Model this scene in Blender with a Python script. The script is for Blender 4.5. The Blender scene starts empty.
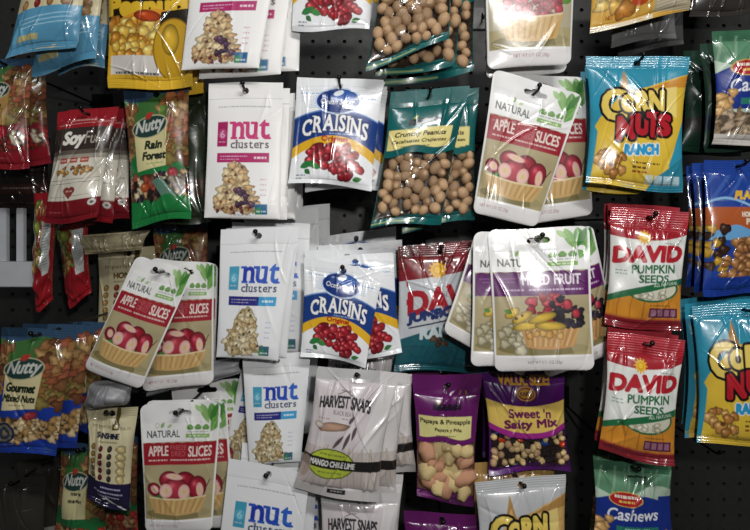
import bpy, math, random
import numpy as np

# ------------------------------------------------------------------ camera
F = 560.0                     # focal length in pixels of the 750 px frame
VX, VY = 375.0, 228.0         # where the straight-ahead direction meets the frame
BOARD = 0.90                  # camera to pegboard, metres
scene = bpy.context.scene
COL = scene.collection
cam_d = bpy.data.cameras.new('camera'); cam = bpy.data.objects.new('camera', cam_d)
COL.objects.link(cam)
cam.location = (0, -BOARD, 0); cam.rotation_euler = (math.pi/2, 0, 0)
cam_d.sensor_width = 36; cam_d.lens = 36*F/750; cam_d.shift_y = -(265-VY)/750
cam_d.clip_start = 0.02
scene.camera = cam
# ------------------------------------------------------------------ light
w = bpy.data.worlds.new('store_air'); scene.world = w; w.use_nodes = True
w.node_tree.nodes['Background'].inputs[0].default_value = (0.80, 0.86, 0.92, 1)
w.node_tree.nodes['Background'].inputs[1].default_value = 0.018
def area(name, loc, target, sx, sy, power, col):
    l = bpy.data.lights.new(name, 'AREA'); l.shape = 'RECTANGLE'; l.size = sx; l.size_y = sy
    l.energy = power; l.color = col
    o = bpy.data.objects.new(name, l); COL.objects.link(o); o.location = loc
    d = np.array(target, float)-np.array(loc, float)
    from mathutils import Vector
    o.rotation_euler = Vector(d).to_track_quat('-Z', 'Z').to_euler()
    return o
area('ceiling_tube', (0.30, -1.40, 0.78), (0.12, -0.25, 0.02), 0.55, 0.05, 8.0, (1.0, 0.98, 0.95))
area('ceiling_tube', (0.10, -2.2, 1.6), (0.1, -0.2, 0), 1.2, 0.15, 7, (0.96, 0.98, 1.0))
area('flash_lamp', (0.06, -0.97, 0.09), (0.09, -0.2, -0.01), 0.024, 0.024, 2.1, (1.0, 0.98, 0.95))
vs = scene.view_settings
scene.display_settings.display_device = 'sRGB'
vs.view_transform = 'Standard'; vs.look = 'None'; vs.gamma = 1; vs.use_curve_mapping = False
vs.exposure = 0.15
# ------------------------------------------------------------------ helpers
def W(u, v, D): return np.array([(u-VX)*D/F, -BOARD+D, (VY-v)*D/F])
def lin(c):
    c = np.asarray(c, np.float32); return np.where(c <= 0.04045, c/12.92, ((c+0.055)/1.055)**2.4)
def hx(s):
    if not isinstance(s, str): return np.array(s, np.float32)
    return np.array([int(s[i:i+2], 16)/255 for i in (0, 2, 4)], np.float32)
def tag(o, label=None, cat=None, group=None, kind=None):
    if label: o['label'] = label
    if cat: o['category'] = cat
    if group: o['group'] = group
    if kind: o['kind'] = kind
    return o
def material(name, color=None, rough=0.4, coat=0.0, metallic=0.0, bump=0.0, bscale=60, attr=None, spec=0.5, transp=0.0, vary=0.0):
    m = bpy.data.materials.new(name); m.use_nodes = True; nt = m.node_tree; N = nt.nodes; L = nt.links
    p = N['Principled BSDF']
    p.inputs['Roughness'].default_value = rough; p.inputs['Metallic'].default_value = metallic
    p.inputs['Coat Weight'].default_value = coat; p.inputs['Coat Roughness'].default_value = 0.09
    p.inputs['Specular IOR Level'].default_value = spec
    if color is not None: p.inputs['Base Color'].default_value = (*lin(hx(color)), 1)
    tc = N.new('ShaderNodeTexCoord')
    nz = N.new('ShaderNodeTexNoise'); nz.inputs['Scale'].default_value = bscale; nz.inputs['Detail'].default_value = 3
    L.new(tc.outputs['Object'], nz.inputs['Vector'])
    if attr:
        a = N.new('ShaderNodeAttribute'); a.attribute_name = attr
        L.new(a.outputs['Color'], p.inputs['Base Color'])
    elif vary > 0:
        r = N.new('ShaderNodeMix'); r.data_type = 'RGBA'
        c = lin(hx(color)); r.inputs['A'].default_value = (*(c*(1-vary)), 1); r.inputs['B'].default_value = (*np.minimum(c*(1+vary), 1), 1)
        L.new(nz.outputs['Fac'], r.inputs['Factor']); L.new(r.outputs['Result'], p.inputs['Base Color'])
    mr = N.new('ShaderNodeMapRange'); mr.inputs['To Min'].default_value = max(rough-0.08, 0.03); mr.inputs['To Max'].default_value = rough+0.1
    L.new(nz.outputs['Fac'], mr.inputs['Value']); L.new(mr.outputs['Result'], p.inputs['Roughness'])
    if bump:
        b = N.new('ShaderNodeBump'); b.inputs['Strength'].default_value = bump; b.inputs['Distance'].default_value = 0.002
        L.new(nz.outputs['Fac'], b.inputs['Height']); L.new(b.outputs['Normal'], p.inputs['Normal'])
        if coat: L.new(b.outputs['Normal'], p.inputs['Coat Normal'])
    if transp:
        mx = N.new('ShaderNodeMixShader'); t = N.new('ShaderNodeBsdfTransparent'); mx.inputs[0].default_value = 1-transp
        L.new(t.outputs[0], mx.inputs[1]); L.new(p.outputs[0], mx.inputs[2]); L.new(mx.outputs[0], N['Material Output'].inputs[0])
    return m
M = {}
M['matte'] = material('satin_printed_pouch', rough=0.42, attr='print', bump=0.12, bscale=35, coat=0.05)
M['gloss'] = material('glossy_printed_film', rough=0.26, attr='print', bump=0.35, bscale=34, coat=1.0)
M['semi'] = material('printed_plastic_pouch', rough=0.32, attr='print', bump=0.22, bscale=32, coat=0.7)
M['semi'].node_tree.nodes['Principled BSDF'].inputs['Coat Roughness'].default_value = 0.16
M['film'] = material('clear_film', color='2c2c2c', rough=0.10, bump=0.6, bscale=50, spec=1.0, transp=0.80, coat=1.0)
M['board'] = material('black_painted_hardboard', color='2c2c2b', rough=0.5, vary=0.15, bscale=90, bump=0.05)
M['dark'] = material('hole_shade_black', color='0a0a0a', rough=0.8, vary=0.1)  # near-black colour stands in for the shade behind the holes
M['wire'] = material('black_wire', color='101010', rough=0.3, metallic=0.5, vary=0.1)
M['greyplastic'] = material('grey_plastic', color='b0b2b6', rough=0.5, vary=0.08)
M['peanut'] = material('brown_coated_peanut', color='b5936f', rough=0.36, vary=0.3, bscale=40, bump=0.3)
M['papaya'] = material('pink_dried_papaya', color='c89474', rough=0.35, vary=0.2, bscale=60, bump=0.5)
M['pineapple'] = material('yellow_dried_pineapple', color='dcc48c', rough=0.35, vary=0.2, bscale=60, bump=0.5)
M['raisin'] = material('dark_raisin', color='2a1a18', rough=0.4, vary=0.3, bscale=120, bump=0.8)
M['bluecandy'] = material('blue_candy', color='1c4a9c', rough=0.2, vary=0.05)
M['redcandy'] = material('orange_candy', color='c8421c', rough=0.2, vary=0.05)
M['palenut'] = material('pale_nut', color='d8bc84', rough=0.4, vary=0.2, bscale=80, bump=0.3)

def raw_mesh(name, V, Fc, mat, color=None, smooth=True):
    me = bpy.data.meshes.new(name)
    V = np.asarray(V, np.float32); Fc = np.asarray(Fc, np.int32)
    me.vertices.add(len(V)); me.vertices.foreach_set('co', V.ravel())
    k = Fc.shape[1]
    me.loops.add(Fc.size); me.loops.foreach_set('vertex_index', Fc.ravel())
    me.polygons.add(len(Fc)); me.polygons.foreach_set('loop_start', np.arange(0, Fc.size, k, dtype=np.int32))
    me.polygons.foreach_set('loop_total', np.full(len(Fc), k, np.int32))
    me.polygons.foreach_set('use_smooth', np.full(len(Fc), smooth))
    me.update(calc_edges=True)
    if color is not None:
        at = me.color_attributes.new('print', 'FLOAT_COLOR', 'POINT')
        c = np.ones((len(V), 4), np.float32); c[:, :3] = color; at.data.foreach_set('color', c.ravel())
    me.materials.append(mat)
    return me
def link(name, me, parent=None, loc=None):
    o = bpy.data.objects.new(name, me); COL.objects.link(o)
    if parent is not None: o.parent = parent
    if loc is not None: o.location = loc
    return o
def tube_vf(path, r, n=10):
    P = np.array(path, float); V = []; Fq = []
    for i in range(len(P)):
        t = P[min(i+1, len(P)-1)]-P[max(i-1, 0)]; t /= np.linalg.norm(t)
        a = np.cross(t, [1, 0, 0.01]); a /= np.linalg.norm(a); b = np.cross(t, a)
        rr = r[i] if hasattr(r, '__len__') else r
        for k in range(n):
            an = 2*math.pi*k/n; V.append(P[i]+rr*(math.cos(an)*a+math.sin(an)*b))
    for i in range(len(P)-1):
        for k in range(n):
            Fq.append((i*n+k, i*n+(k+1) % n, (i+1)*n+(k+1) % n, (i+1)*n+k))
    for e, s in ((0, -1), (len(P)-1, 1)):
        V.append(P[e]); c = len(V)-1
        for k in range(0, n): Fq.append((c, e*n+k, e*n+(k+1) % n, c) if False else (e*n+k, e*n+(k+1) % n, c, c))
    return V, Fq
def tube(name, path, r, mat, parent, n=10):
    V, Fq = tube_vf(path, r, n)
    me = bpy.data.meshes.new(name); me.from_pydata([tuple(v) for v in V], [], [tuple(dict.fromkeys(f)) for f in Fq]); me.materials.append(mat)
    for p in me.polygons: p.use_smooth = True
    return link(name, me, parent)
def box(name, lo, hi, mat, parent=None, bev=0.0008):
    import bmesh
    bm = bmesh.new(); bmesh.ops.create_cube(bm, size=1)
    for v in bm.verts:
        for i in range(3): v.co[i] = lo[i] if v.co[i] < 0 else hi[i]
    if bev: bmesh.ops.bevel(bm, geom=bm.edges[:], offset=bev, segments=2, affect='EDGES')
    me = bpy.data.meshes.new(name); bm.to_mesh(me); bm.free(); me.materials.append(mat)
    return link(name, me, parent)

# ------------------------------------------------------------------ print artwork
S = 4       # canvas samples per unit; a canvas is 100 units wide
TXT = {}
def glyph_tris(s, shear=0.0):
    key = (s, shear)
    if key in TXT: return TXT[key]
    cu = bpy.data.curves.new('lettering', 'FONT'); cu.body = s; cu.shear = shear; cu.resolution_u = 3
    ob = bpy.data.objects.new('lettering', cu); COL.objects.link(ob)
    dg = bpy.context.evaluated_depsgraph_get(); dg.update()
    me = ob.evaluated_get(dg).to_mesh(); me.calc_loop_triangles()
    V = np.array([v.co[:2] for v in me.vertices], float); T = np.array([t.vertices[:] for t in me.loop_triangles], int)
    ob.evaluated_get(dg).to_mesh_clear()
    bpy.data.objects.remove(ob); bpy.data.curves.remove(cu)
    TXT[key] = (V, T); return TXT[key]
def dilate(m, r):
    out = m.copy(); R = int(math.ceil(r))
    for dy in range(-R, R+1):
        for dx in range(-R, R+1):
            if dx*dx+dy*dy <= r*r+0.3 and (dx or dy):
                out |= np.roll(np.roll(m, dy, 0), dx, 1)
    return out
class Art:
    def __init__(s, H, bg='ffffff'):
        s.H = H; s.h = int(H*S); s.w = 100*S
        s.a = np.empty((s.h, s.w, 3), np.float32); s.a[:] = hx(bg); s.win = np.zeros((s.h, s.w), bool)
        s.bump = np.zeros((s.h, s.w), np.float32)
        s.Y, s.X = np.mgrid[0:s.h, 0:s.w].astype(np.float32); s.X = (s.X+.5)/S; s.Y = (s.Y+.5)/S
    def sl(s, x0, y0, x1, y1):
        a = max(0, int(x0*S)-1); b = min(s.w, int(x1*S)+2); c = max(0, int(y0*S)-1); d = min(s.h, int(y1*S)+2)
        return (slice(c, max(c, d)), slice(a, max(a, b)))
    def put(s, sl, m, col, al=1.0):
        v = s.a[sl]; k = (m*al)[..., None].astype(np.float32); v[:] = v*(1-k)+hx(col)*k
    def rect(s, x0, y0, x1, y1, col, al=1.0):
        sl = s.sl(x0, y0, x1, y1); s.put(sl, (s.X[sl] >= x0)&(s.X[sl] <= x1)&(s.Y[sl] >= y0)&(s.Y[sl] <= y1), col, al)
    def fn(s, f, col, al=1.0): s.put((slice(None), slice(None)), f(s.X, s.Y), col, al)
    def pmask(s, pts):
        pts = np.array(pts, float); sl = s.sl(pts[:, 0].min(), pts[:, 1].min(), pts[:, 0].max(), pts[:, 1].max())
        X, Y = s.X[sl], s.Y[sl]; m = np.zeros(X.shape, bool)
        for i in range(len(pts)):
            x1, y1 = pts[i]; x2, y2 = pts[i-1]
            if y1 == y2: continue
            m ^= ((y1 > Y) != (y2 > Y)) & (X < (x2-x1)*(Y-y1)/(y2-y1)+x1)
        return sl, m
    def poly(s, pts, col, al=1.0):
        sl, m = s.pmask(pts); s.put(sl, m, col, al)
    def ell(s, cx, cy, rx, ry, col, rot=0, al=1.0, fill=None):
        R = max(rx, ry); sl = s.sl(cx-R, cy-R, cx+R, cy+R); dx = s.X[sl]-cx; dy = s.Y[sl]-cy
        c, n = math.cos(math.radians(rot)), math.sin(math.radians(rot))
        s.put(sl, ((dx*c+dy*n)/rx)**2+((-dx*n+dy*c)/ry)**2 <= 1, col, al)
    def leaf(s, x, y, L, wd, rot, col, vein=None):
        c, n = math.cos(math.radians(rot)), math.sin(math.radians(rot)); P = []
        for i in range(13):
            t = i/12; P.append((t*L, wd*math.sin(math.pi*t**0.8)))
        for i in range(12, -1, -1):
            t = i/12; P.append((t*L, -wd*math.sin(math.pi*t**0.8)))
        s.poly([(x+a*c-b*n, y+a*n+b*c) for a, b in P], col)
        if vein: s.line([(x, y), (x+L*c, y+L*n)], 0.5, vein)
    def line(s, pts, wd, col, al=1.0):
        for (x1, y1), (x2, y2) in zip(pts[:-1], pts[1:]):
            L = math.hypot(x2-x1, y2-y1)+1e-6; nx, ny = -(y2-y1)/L*wd/2, (x2-x1)/L*wd/2
            s.poly([(x1+nx, y1+ny), (x2+nx, y2+ny), (x2-nx, y2-ny), (x1-nx, y1-ny)], col, al)
    def blob(s, cx, cy, rx, ry, rot, col, hi=0.5, lump=0.0, rng=None, bump=0.0):
        R = max(rx, ry)*1.15; sl = s.sl(cx-R, cy-R, cx+R, cy+R); dx = s.X[sl]-cx; dy = s.Y[sl]-cy
        if dx.size == 0: return
        c, n = math.cos(rot), math.sin(rot); a = (dx*c+dy*n)/rx; b = (-dx*n+dy*c)/ry
        if lump and rng is not None:
            th = np.arctan2(b, a); k = 1+lump*np.sin(3*th+rng.uniform(0, 6))+lump*.6*np.sin(5*th+rng.uniform(0, 6)); a = a/k; b = b/k
        r2 = a*a+b*b; m = r2 <= 1
        z = np.sqrt(np.clip(1-r2, 0, 1)); shade = 0.42+0.62*z
        g = np.exp(-(((dx/rx+.3)**2+(dy/ry+.35)**2)/0.06))*hi*.7
        colr = np.clip(hx(col)*shade[..., None]+g[..., None], 0, 1)
        v = s.a[sl]; v[m] = colr[m]
        if bump:
            q = s.bump[sl]; q[m] = np.maximum(q[m], z[m]*bump)
    def pile(s, sl_poly, n, size, cols, seed, lump=0.12, hi=0.4, asp=(0.7, 1.0), bump=0.0, under=None):
        rng = random.Random(seed); xs = [p[0] for p in sl_poly]; ys = [p[1] for p in sl_poly]
        if under: s.poly(sl_poly, under)
        def inside(x, y):
            c = False
            for i in range(len(sl_poly)):
                x1, y1 = sl_poly[i]; x2, y2 = sl_poly[i-1]
                if (y1 > y) != (y2 > y) and x < (x2-x1)*(y-y1)/(y2-y1)+x1: c = not c
            return c
        P = []; tries = 0
        while len(P) < n and tries < n*30:
            tries += 1
            best = None
            for _ in range(6):
                x, y = rng.uniform(min(xs), max(xs)), rng.uniform(min(ys), max(ys))
                if not inside(x, y): continue
                d = min([math.hypot(x-a, y-b) for a, b in P] or [99])
                if best is None or d > best[0]: best = (d, x, y)
            if best: P.append(best[1:])
        P.sort(key=lambda p: p[1]+rng.uniform(-3, 3))
        for x, y in P:
            z = size*rng.uniform(.8, 1.2); s.blob(x, y, z, z*rng.uniform(*asp), rng.uniform(0, 3.14), rng.choice(cols), hi, lump, rng, bump)
    def text(s, t, x0, y0, x1, y1, col, bold=0.0, shear=0.0, rot=0, arc=0.0, out=None, ow=1.0, slope=0.0, al=1.0, out2=None, ow2=0, grad=None):
        V, T = glyph_tris(t, shear)
        if len(V) == 0: return
        mn, mx = V.min(0), V.max(0); U = (V-mn)/(mx-mn)
        x = x0+U[:, 0]*(x1-x0); y = y1-U[:, 1]*(y1-y0)
        if arc: y = y+arc*((2*U[:, 0]-1)**2)
        if slope: y = y+slope*(U[:, 0]-.5)
        if rot:
            cx, cy = (x0+x1)/2, (y0+y1)/2; c, n = math.cos(math.radians(rot)), math.sin(math.radians(rot))
            x, y = cx+(x-cx)*c-(y-cy)*n, cy+(x-cx)*n+(y-cy)*c
        pad = max(ow, ow2, bold)+1
        sl = s.sl(x.min()-pad, y.min()-pad, x.max()+pad, y.max()+pad); X = s.X[sl]; Y = s.Y[sl]
        if X.size == 0: return
        m = np.zeros(X.shape, bool); ox, oy = X[0, 0], Y[0, 0]
        for a, b, c in T:
            ax, ay, bx, by, cx_, cy_ = x[a], y[a], x[b], y[b], x[c], y[c]
            i0 = max(0, int((min(ax, bx, cx_)-ox)*S)); i1 = min(X.shape[1], int((max(ax, bx, cx_)-ox)*S)+2)
            j0 = max(0, int((min(ay, by, cy_)-oy)*S)); j1 = min(X.shape[0], int((max(ay, by, cy_)-oy)*S)+2)
            if i1 <= i0 or j1 <= j0: continue
            XX = X[j0:j1, i0:i1]; YY = Y[j0:j1, i0:i1]
            e1 = (bx-ax)*(YY-ay)-(by-ay)*(XX-ax); e2 = (cx_-bx)*(YY-by)-(cy_-by)*(XX-bx); e3 = (ax-cx_)*(YY-cy_)-(ay-cy_)*(XX-cx_)
            m[j0:j1, i0:i1] |= ((e1 >= 0)&(e2 >= 0)&(e3 >= 0)) | ((e1 <= 0)&(e2 <= 0)&(e3 <= 0))
        if bold: m = dilate(m, bold*S)
        if out2: s.put(sl, dilate(m, ow2*S), out2)
        if out: s.put(sl, dilate(m, ow*S), out)
        if grad is not None:
            k = ((X-x.min())/(x.max()-x.min()))[..., None]; cc = hx(col)*(1-k)+hx(grad)*k
            v = s.a[sl]; v[m] = cc[m]
        else: s.put(sl, m, col, al)
    def serif_text(s, t, x0, y0, x1, y1, col, bold=.5, arc=0.0, gap=.12, th=1.2, out=None, ow=1.0, grad=None, sw=2.2):
        spots = {'n': ('tl', 'b0', 'b1'), 'u': ('tl', 'tm', 'b1'), 't': ('b1',), 'c': ('t1',), 'l': ('t0', 'b5'), 's': (), 'e': (), 'r': ('tl', 'b0'), 'C': ('t1', 'c1'), 'R': ('tl', 'b0', 'b1'), 'A': ('b0', 'b1'), 'I': ('t5', 'b5'), 'S': ('t1', 'c0'), 'N': ('tl', 't1', 'b0')}
        G = [glyph_tris(ch)[0] for ch in t]; wd = [g[:, 0].max()-g[:, 0].min() for g in G]; lo = min(g[:, 1].min() for g in G); hi = max(g[:, 1].max() for g in G)
        tot = sum(wd)+gap*(len(t)-1); k = (x1-x0)/tot; ky = (y1-y0)/(hi-lo); x = x0; L = []
        for ch, g, w_ in zip(t, G, wd):
            a, b = x, x+w_*k; x = b+gap*k; yt, yb = y1-(g[:, 1].max()-lo)*ky, y1-(g[:, 1].min()-lo)*ky
            d = arc*((2*((a+b)/2-x0)/(x1-x0)-1)**2); sl_ = arc*4*((a+b)/2-(x0+x1)/2)/(x1-x0)*2/(x1-x0)*(b-a)*.5
            L.append((ch, a, b, yt+d, yb+d, sl_))
        def marks(e, colr):
            for ch, a, b, yt, yb, sl_ in L:
                for q in spots.get(ch, ()):
                    fx = {'0': .12, '1': .88, '5': .5, 'l': .12, 'm': .7 if ch == 'u' else .5}[q[1]]; cx = a+(b-a)*fx
                    if q[0] == 'c': s.rect(cx-th*.5-e, yb-(yb-yt)*.28-e, cx+th*.5+e, yb-.3+e, colr); continue
                    yy = yt if q[0] == 't' else yb
                    if ch in 'CS' and q[0] == 't': s.rect(cx-th*.5-e, yt+.2-e, cx+th*.5+e, yt+(yb-yt)*.28+e, colr); continue
                    left = sw*(1.5 if q[1] == 'l' else 1); right = sw*(.4 if q[1] == 'l' else 1)
                    s.rect(cx-left-e, yy-th/2-e, cx+right+e, yy+th/2+e, colr)
        if out:
            for ch, a, b, yt, yb, sl_ in L: s.text(ch, a, yt, b, yb, out, bold=bold+ow, slope=sl_)
            marks(ow*.7, out)
        for ch, a, b, yt, yb, sl_ in L:
            kk = (a-x0)/(x1-x0); c_ = col if grad is None else hx(col)*(1-kk)+hx(grad)*kk
            s.text(ch, a, yt, b, yb, c_, bold=bold, slope=sl_)
        if grad is None: marks(0, col)
        else: marks(0, hx(col)*.5+hx(grad)*.5)
    def greek(s, x0, y0, x1, y1, col, seed=0, al=0.7):          # rows of tiny unreadable print
        rng = random.Random(seed); x = x0
        while x < x1:
            L = rng.uniform(1.5, 5); s.rect(x, y0, min(x+L, x1), y1, col, al); x += L+rng.uniform(.7, 1.2)
    def band(s, top, bot, col, al=1.0, x0=0, x1=100):
        s.fn(lambda X, Y: (Y >= top(X))&(Y <= bot(X))&(X >= x0)&(X <= x1), col, al)
    def mottle(s, amt, cell, seed, m=None):
        r = np.random.RandomState(seed); gh, gw = int(s.H/cell)+3, int(100/cell)+3; g = r.uniform(-1, 1, (gh, gw))
        fy, fx = s.Y/cell, s.X/cell; iy, ix = fy.astype(int), fx.astype(int); ty, tx = fy-iy, fx-ix
        n = (g[iy, ix]*(1-ty)*(1-tx)+g[iy+1, ix]*ty*(1-tx)+g[iy, ix+1]*(1-ty)*tx+g[iy+1, ix+1]*ty*tx)*amt
        if m is not None: n = n*m
        s.a *= (1+n[..., None])
    def sample(s, u, v):
        x = np.clip(u*s.w-.5, 0, s.w-1.001); y = np.clip(v*s.h-.5, 0, s.h-1.001); ix, iy = x.astype(int), y.astype(int)
        tx, ty = (x-ix)[..., None], (y-iy)[..., None]; A = s.soft
        return A[iy, ix]*(1-tx)*(1-ty)+A[iy, ix+1]*tx*(1-ty)+A[iy+1, ix]*(1-tx)*ty+A[iy+1, ix+1]*tx*ty
    def done(s):
        lu = (s.a*np.array([.3, .59, .11], np.float32)).sum(-1, keepdims=True); A = lin(np.clip(lu+(s.a-lu)*.97, 0, 1))*.90
        P = np.pad(A, ((1, 1), (1, 1), (0, 0)), mode='edge')
        s.soft = (P[:-2, 1:-1]+P[2:, 1:-1]+P[1:-1, :-2]+P[1:-1, 2:]+2*A)/6
        return s
# ------------------------------------------------------------------ the designs
BG = 'f2f1ee'
def art_clusters(kind):
    c = Art(186, 'f1f0ee' if kind == 'pink' else 'e6e8ea')
    pink = kind == 'pink'
    c.rect(0, 22, 100, 22.8, 'c8c8c8'); c.greek(14, 33, 86, 34.4, '8a8a8e', 3, .6)
    c.rect(14, 54, 28, 88, 'a8185c' if pink else '3f9dbd'); c.text('6' if pink else '6', 18, 66, 24, 76, 'e8c0d4' if pink else 'a8dcea', bold=.3); c.ell(21, 71, 6, 7.5, 'd88ab0' if pink else '8acbe0', al=.35)
    c.greek(16, 81, 26, 82.5, 'f0d0e0', 5)
    c.serif_text('nut', 35, 52, 84, 77, 'cc3478' if pink else '1c38ac', bold=1.2, gap=.1, th=3.2, sw=4.4, grad=None if pink else '2f70d0')
    c.serif_text('clusters', 33, 79.5, 84, 90.5, '66545e' if pink else '35466c', bold=.4, gap=.13, th=1.2, sw=1.9)
    if pink:
        c.rect(15, 97, 85, 110, 'b42468')
    else:
        c.rect(15, 97, 60, 110, '23277e'); c.rect(60, 97, 86, 110, '3d9fd4')
    c.greek(19, 101, 56, 102.3, 'f0e0f0', 8, .8); c.greek(19, 105, 45, 106.3, 'f0e0f0', 9, .7); c.greek(65, 102, 82, 105, 'ffffff', 11, .8)
    tri = [(36, 114), (50, 114), (58, 140), (74 if pink else 68, 168), (70, 176), (14, 176), (12, 160), (24, 142), (28, 126)]
    nuts = ['e0c090', 'ecd6a8', 'd0aa78', 'e8cc98', 'dcb684'] if pink else ['d4c094', 'e4d6b0', 'c0a474', 'ccb484']
    c.pile(tri, 46, 6.4, nuts, 21, under='b8986c' if pink else 'a08c60', hi=.12, lump=.2)
    c.pile(tri, 14, 2.0, ['6a3a40', '8a5a40'] if pink else ['3c4832', '8a6a38', '4a3a2c'], 22, hi=.05)
    if pink:
        c.pile([(42, 146), (60, 146), (66, 168), (44, 168)], 9, 4.4, ['4a2a48', '3a2038', '5a3850'], 23)
        c.pile([(18, 170), (66, 170), (66, 178), (14, 178)], 14, 2.6, ['8a3038', '6a2a30', 'b08858'], 24)
    for i in range(4): c.greek(74, 132+i*7, 82, 134+i*7, 'd090b0' if pink else 'a8a8c8', 30+i, .6)
    c.rect(68, 166, 84, 180, '2a6a9a' if pink else '3a6a78'); c.poly([(68, 173), (76, 169), (76, 180), (68, 180)], '3a8a60'); c.greek(70, 175, 82, 177, 'ffffff', 2, .7)
    c.greek(40, 180, 62, 181.5, '9a9a9a', 33, .6)
    return c.done()
def art_craisins():
    c = Art(122, 'f2f4f7')
    ar = lambda y0, k: (lambda X: y0+k*((X-50)/50)**2)
    for i in range(5): c.band(ar(8+i*4, 4), ar(8.5+i*4, 4), 'd5dde8')
    c.greek(6, 17, 30, 18.6, '7aa2cc', 1, .8); c.greek(74, 22, 94, 23.6, '7aa2cc', 2, .8)
    for i in range(26):
        a = math.pi*(i/25); c.line([(50+24*math.cos(a), 34-14*math.sin(a)), (50+34*math.cos(a), 34-24*math.sin(a))], .8, 'b8cdea')
    c.band(ar(37, 12), ar(66, 16), '1d3f86'); c.band(ar(35.6, 12), ar(37.2, 12), '6a90cc')
    c.ell(50, 26, 27, 16, 'c8d8f0'); c.ell(50, 26, 25, 14.2, '16377f'); c.ell(56, 20, 13, 6, '3a68b8', al=.9); c.ell(50, 17, 6, 3.2, 'e8f0fa', rot=-20)
    c.text('Ocean Spray', 30, 24.5, 70, 32.5, 'ffffff', bold=.2, shear=.25, arc=-1.5)
    c.serif_text('CRAISINS', 11, 42, 89, 60, 'f8f8f8', bold=.6, arc=10, gap=.16, th=1.4, sw=2.4, out='0c2560', ow=1.0)
    c.greek(44, 63, 82, 64.5, 'b8c8e8', 4, .8)
    c.band(ar(66, 16), ar(76, 18), 'e8b428'); c.text('Original', 35, 66.8, 66, 74.5, 'b83414', bold=.5)
    c.pile([(22, 82), (34, 78), (66, 78), (76, 86), (86, 100), (84, 110), (70, 116), (56, 112), (40, 104), (22, 96)], 34, 6.6, ['a8202c', 'b82c34', '8c1824', 'b43038'], 5, lump=.05, hi=.5)
    c.leaf(12, 104, 18, 4, -25, '2a7a3c'); c.leaf(24, 100, 14, 3.6, 20, '3a8a44'); c.leaf(18, 106, 9, 3, 40, '2e6e38'); c.leaf(76, 114, 12, 3, -15, '357a3a')
    c.greek(8, 112, 20, 113.5, '5a6a80', 6); c.greek(8, 115.5, 16, 117, '5a6a80', 7)
    return c.done()
def basket(c, x0, y0, x1, y1, base='c8a060'):
    cx = (x0+x1)/2; P = []
    for i in range(17):
        t = i/16; P.append((x0+(x1-x0)*t, y0+3.2*math.sin(math.pi*t)))
    for i in range(17):
        t = 1-i/16; k = .80+.06*math.cos((t-.5)*math.pi); P.append((cx+(x1-x0)*(t-.5)*k, y1-3*(1-math.sin(math.pi*t))))
    c.poly(P, base)
    n = 19
    for i in range(1, n):
        t = i/n; xa = x0+(x1-x0)*t; xb = cx+(xa-cx)*.82
        c.line([(xa+2.5, y0+3), (xb-1, y1-3)], 1.6, ('dcbc80', 'b08a54', 'cfa96a', 'a67e48')[i % 4], .8)
    c.line([(x0+1, y0+.5), (x0+(x1-x0)*.25, y0+2.5), (cx, y0+3.6), (x1-(x1-x0)*.25, y0+2.5), (x1-1, y0+.5)], 2.0, 'dcc89c')
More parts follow.
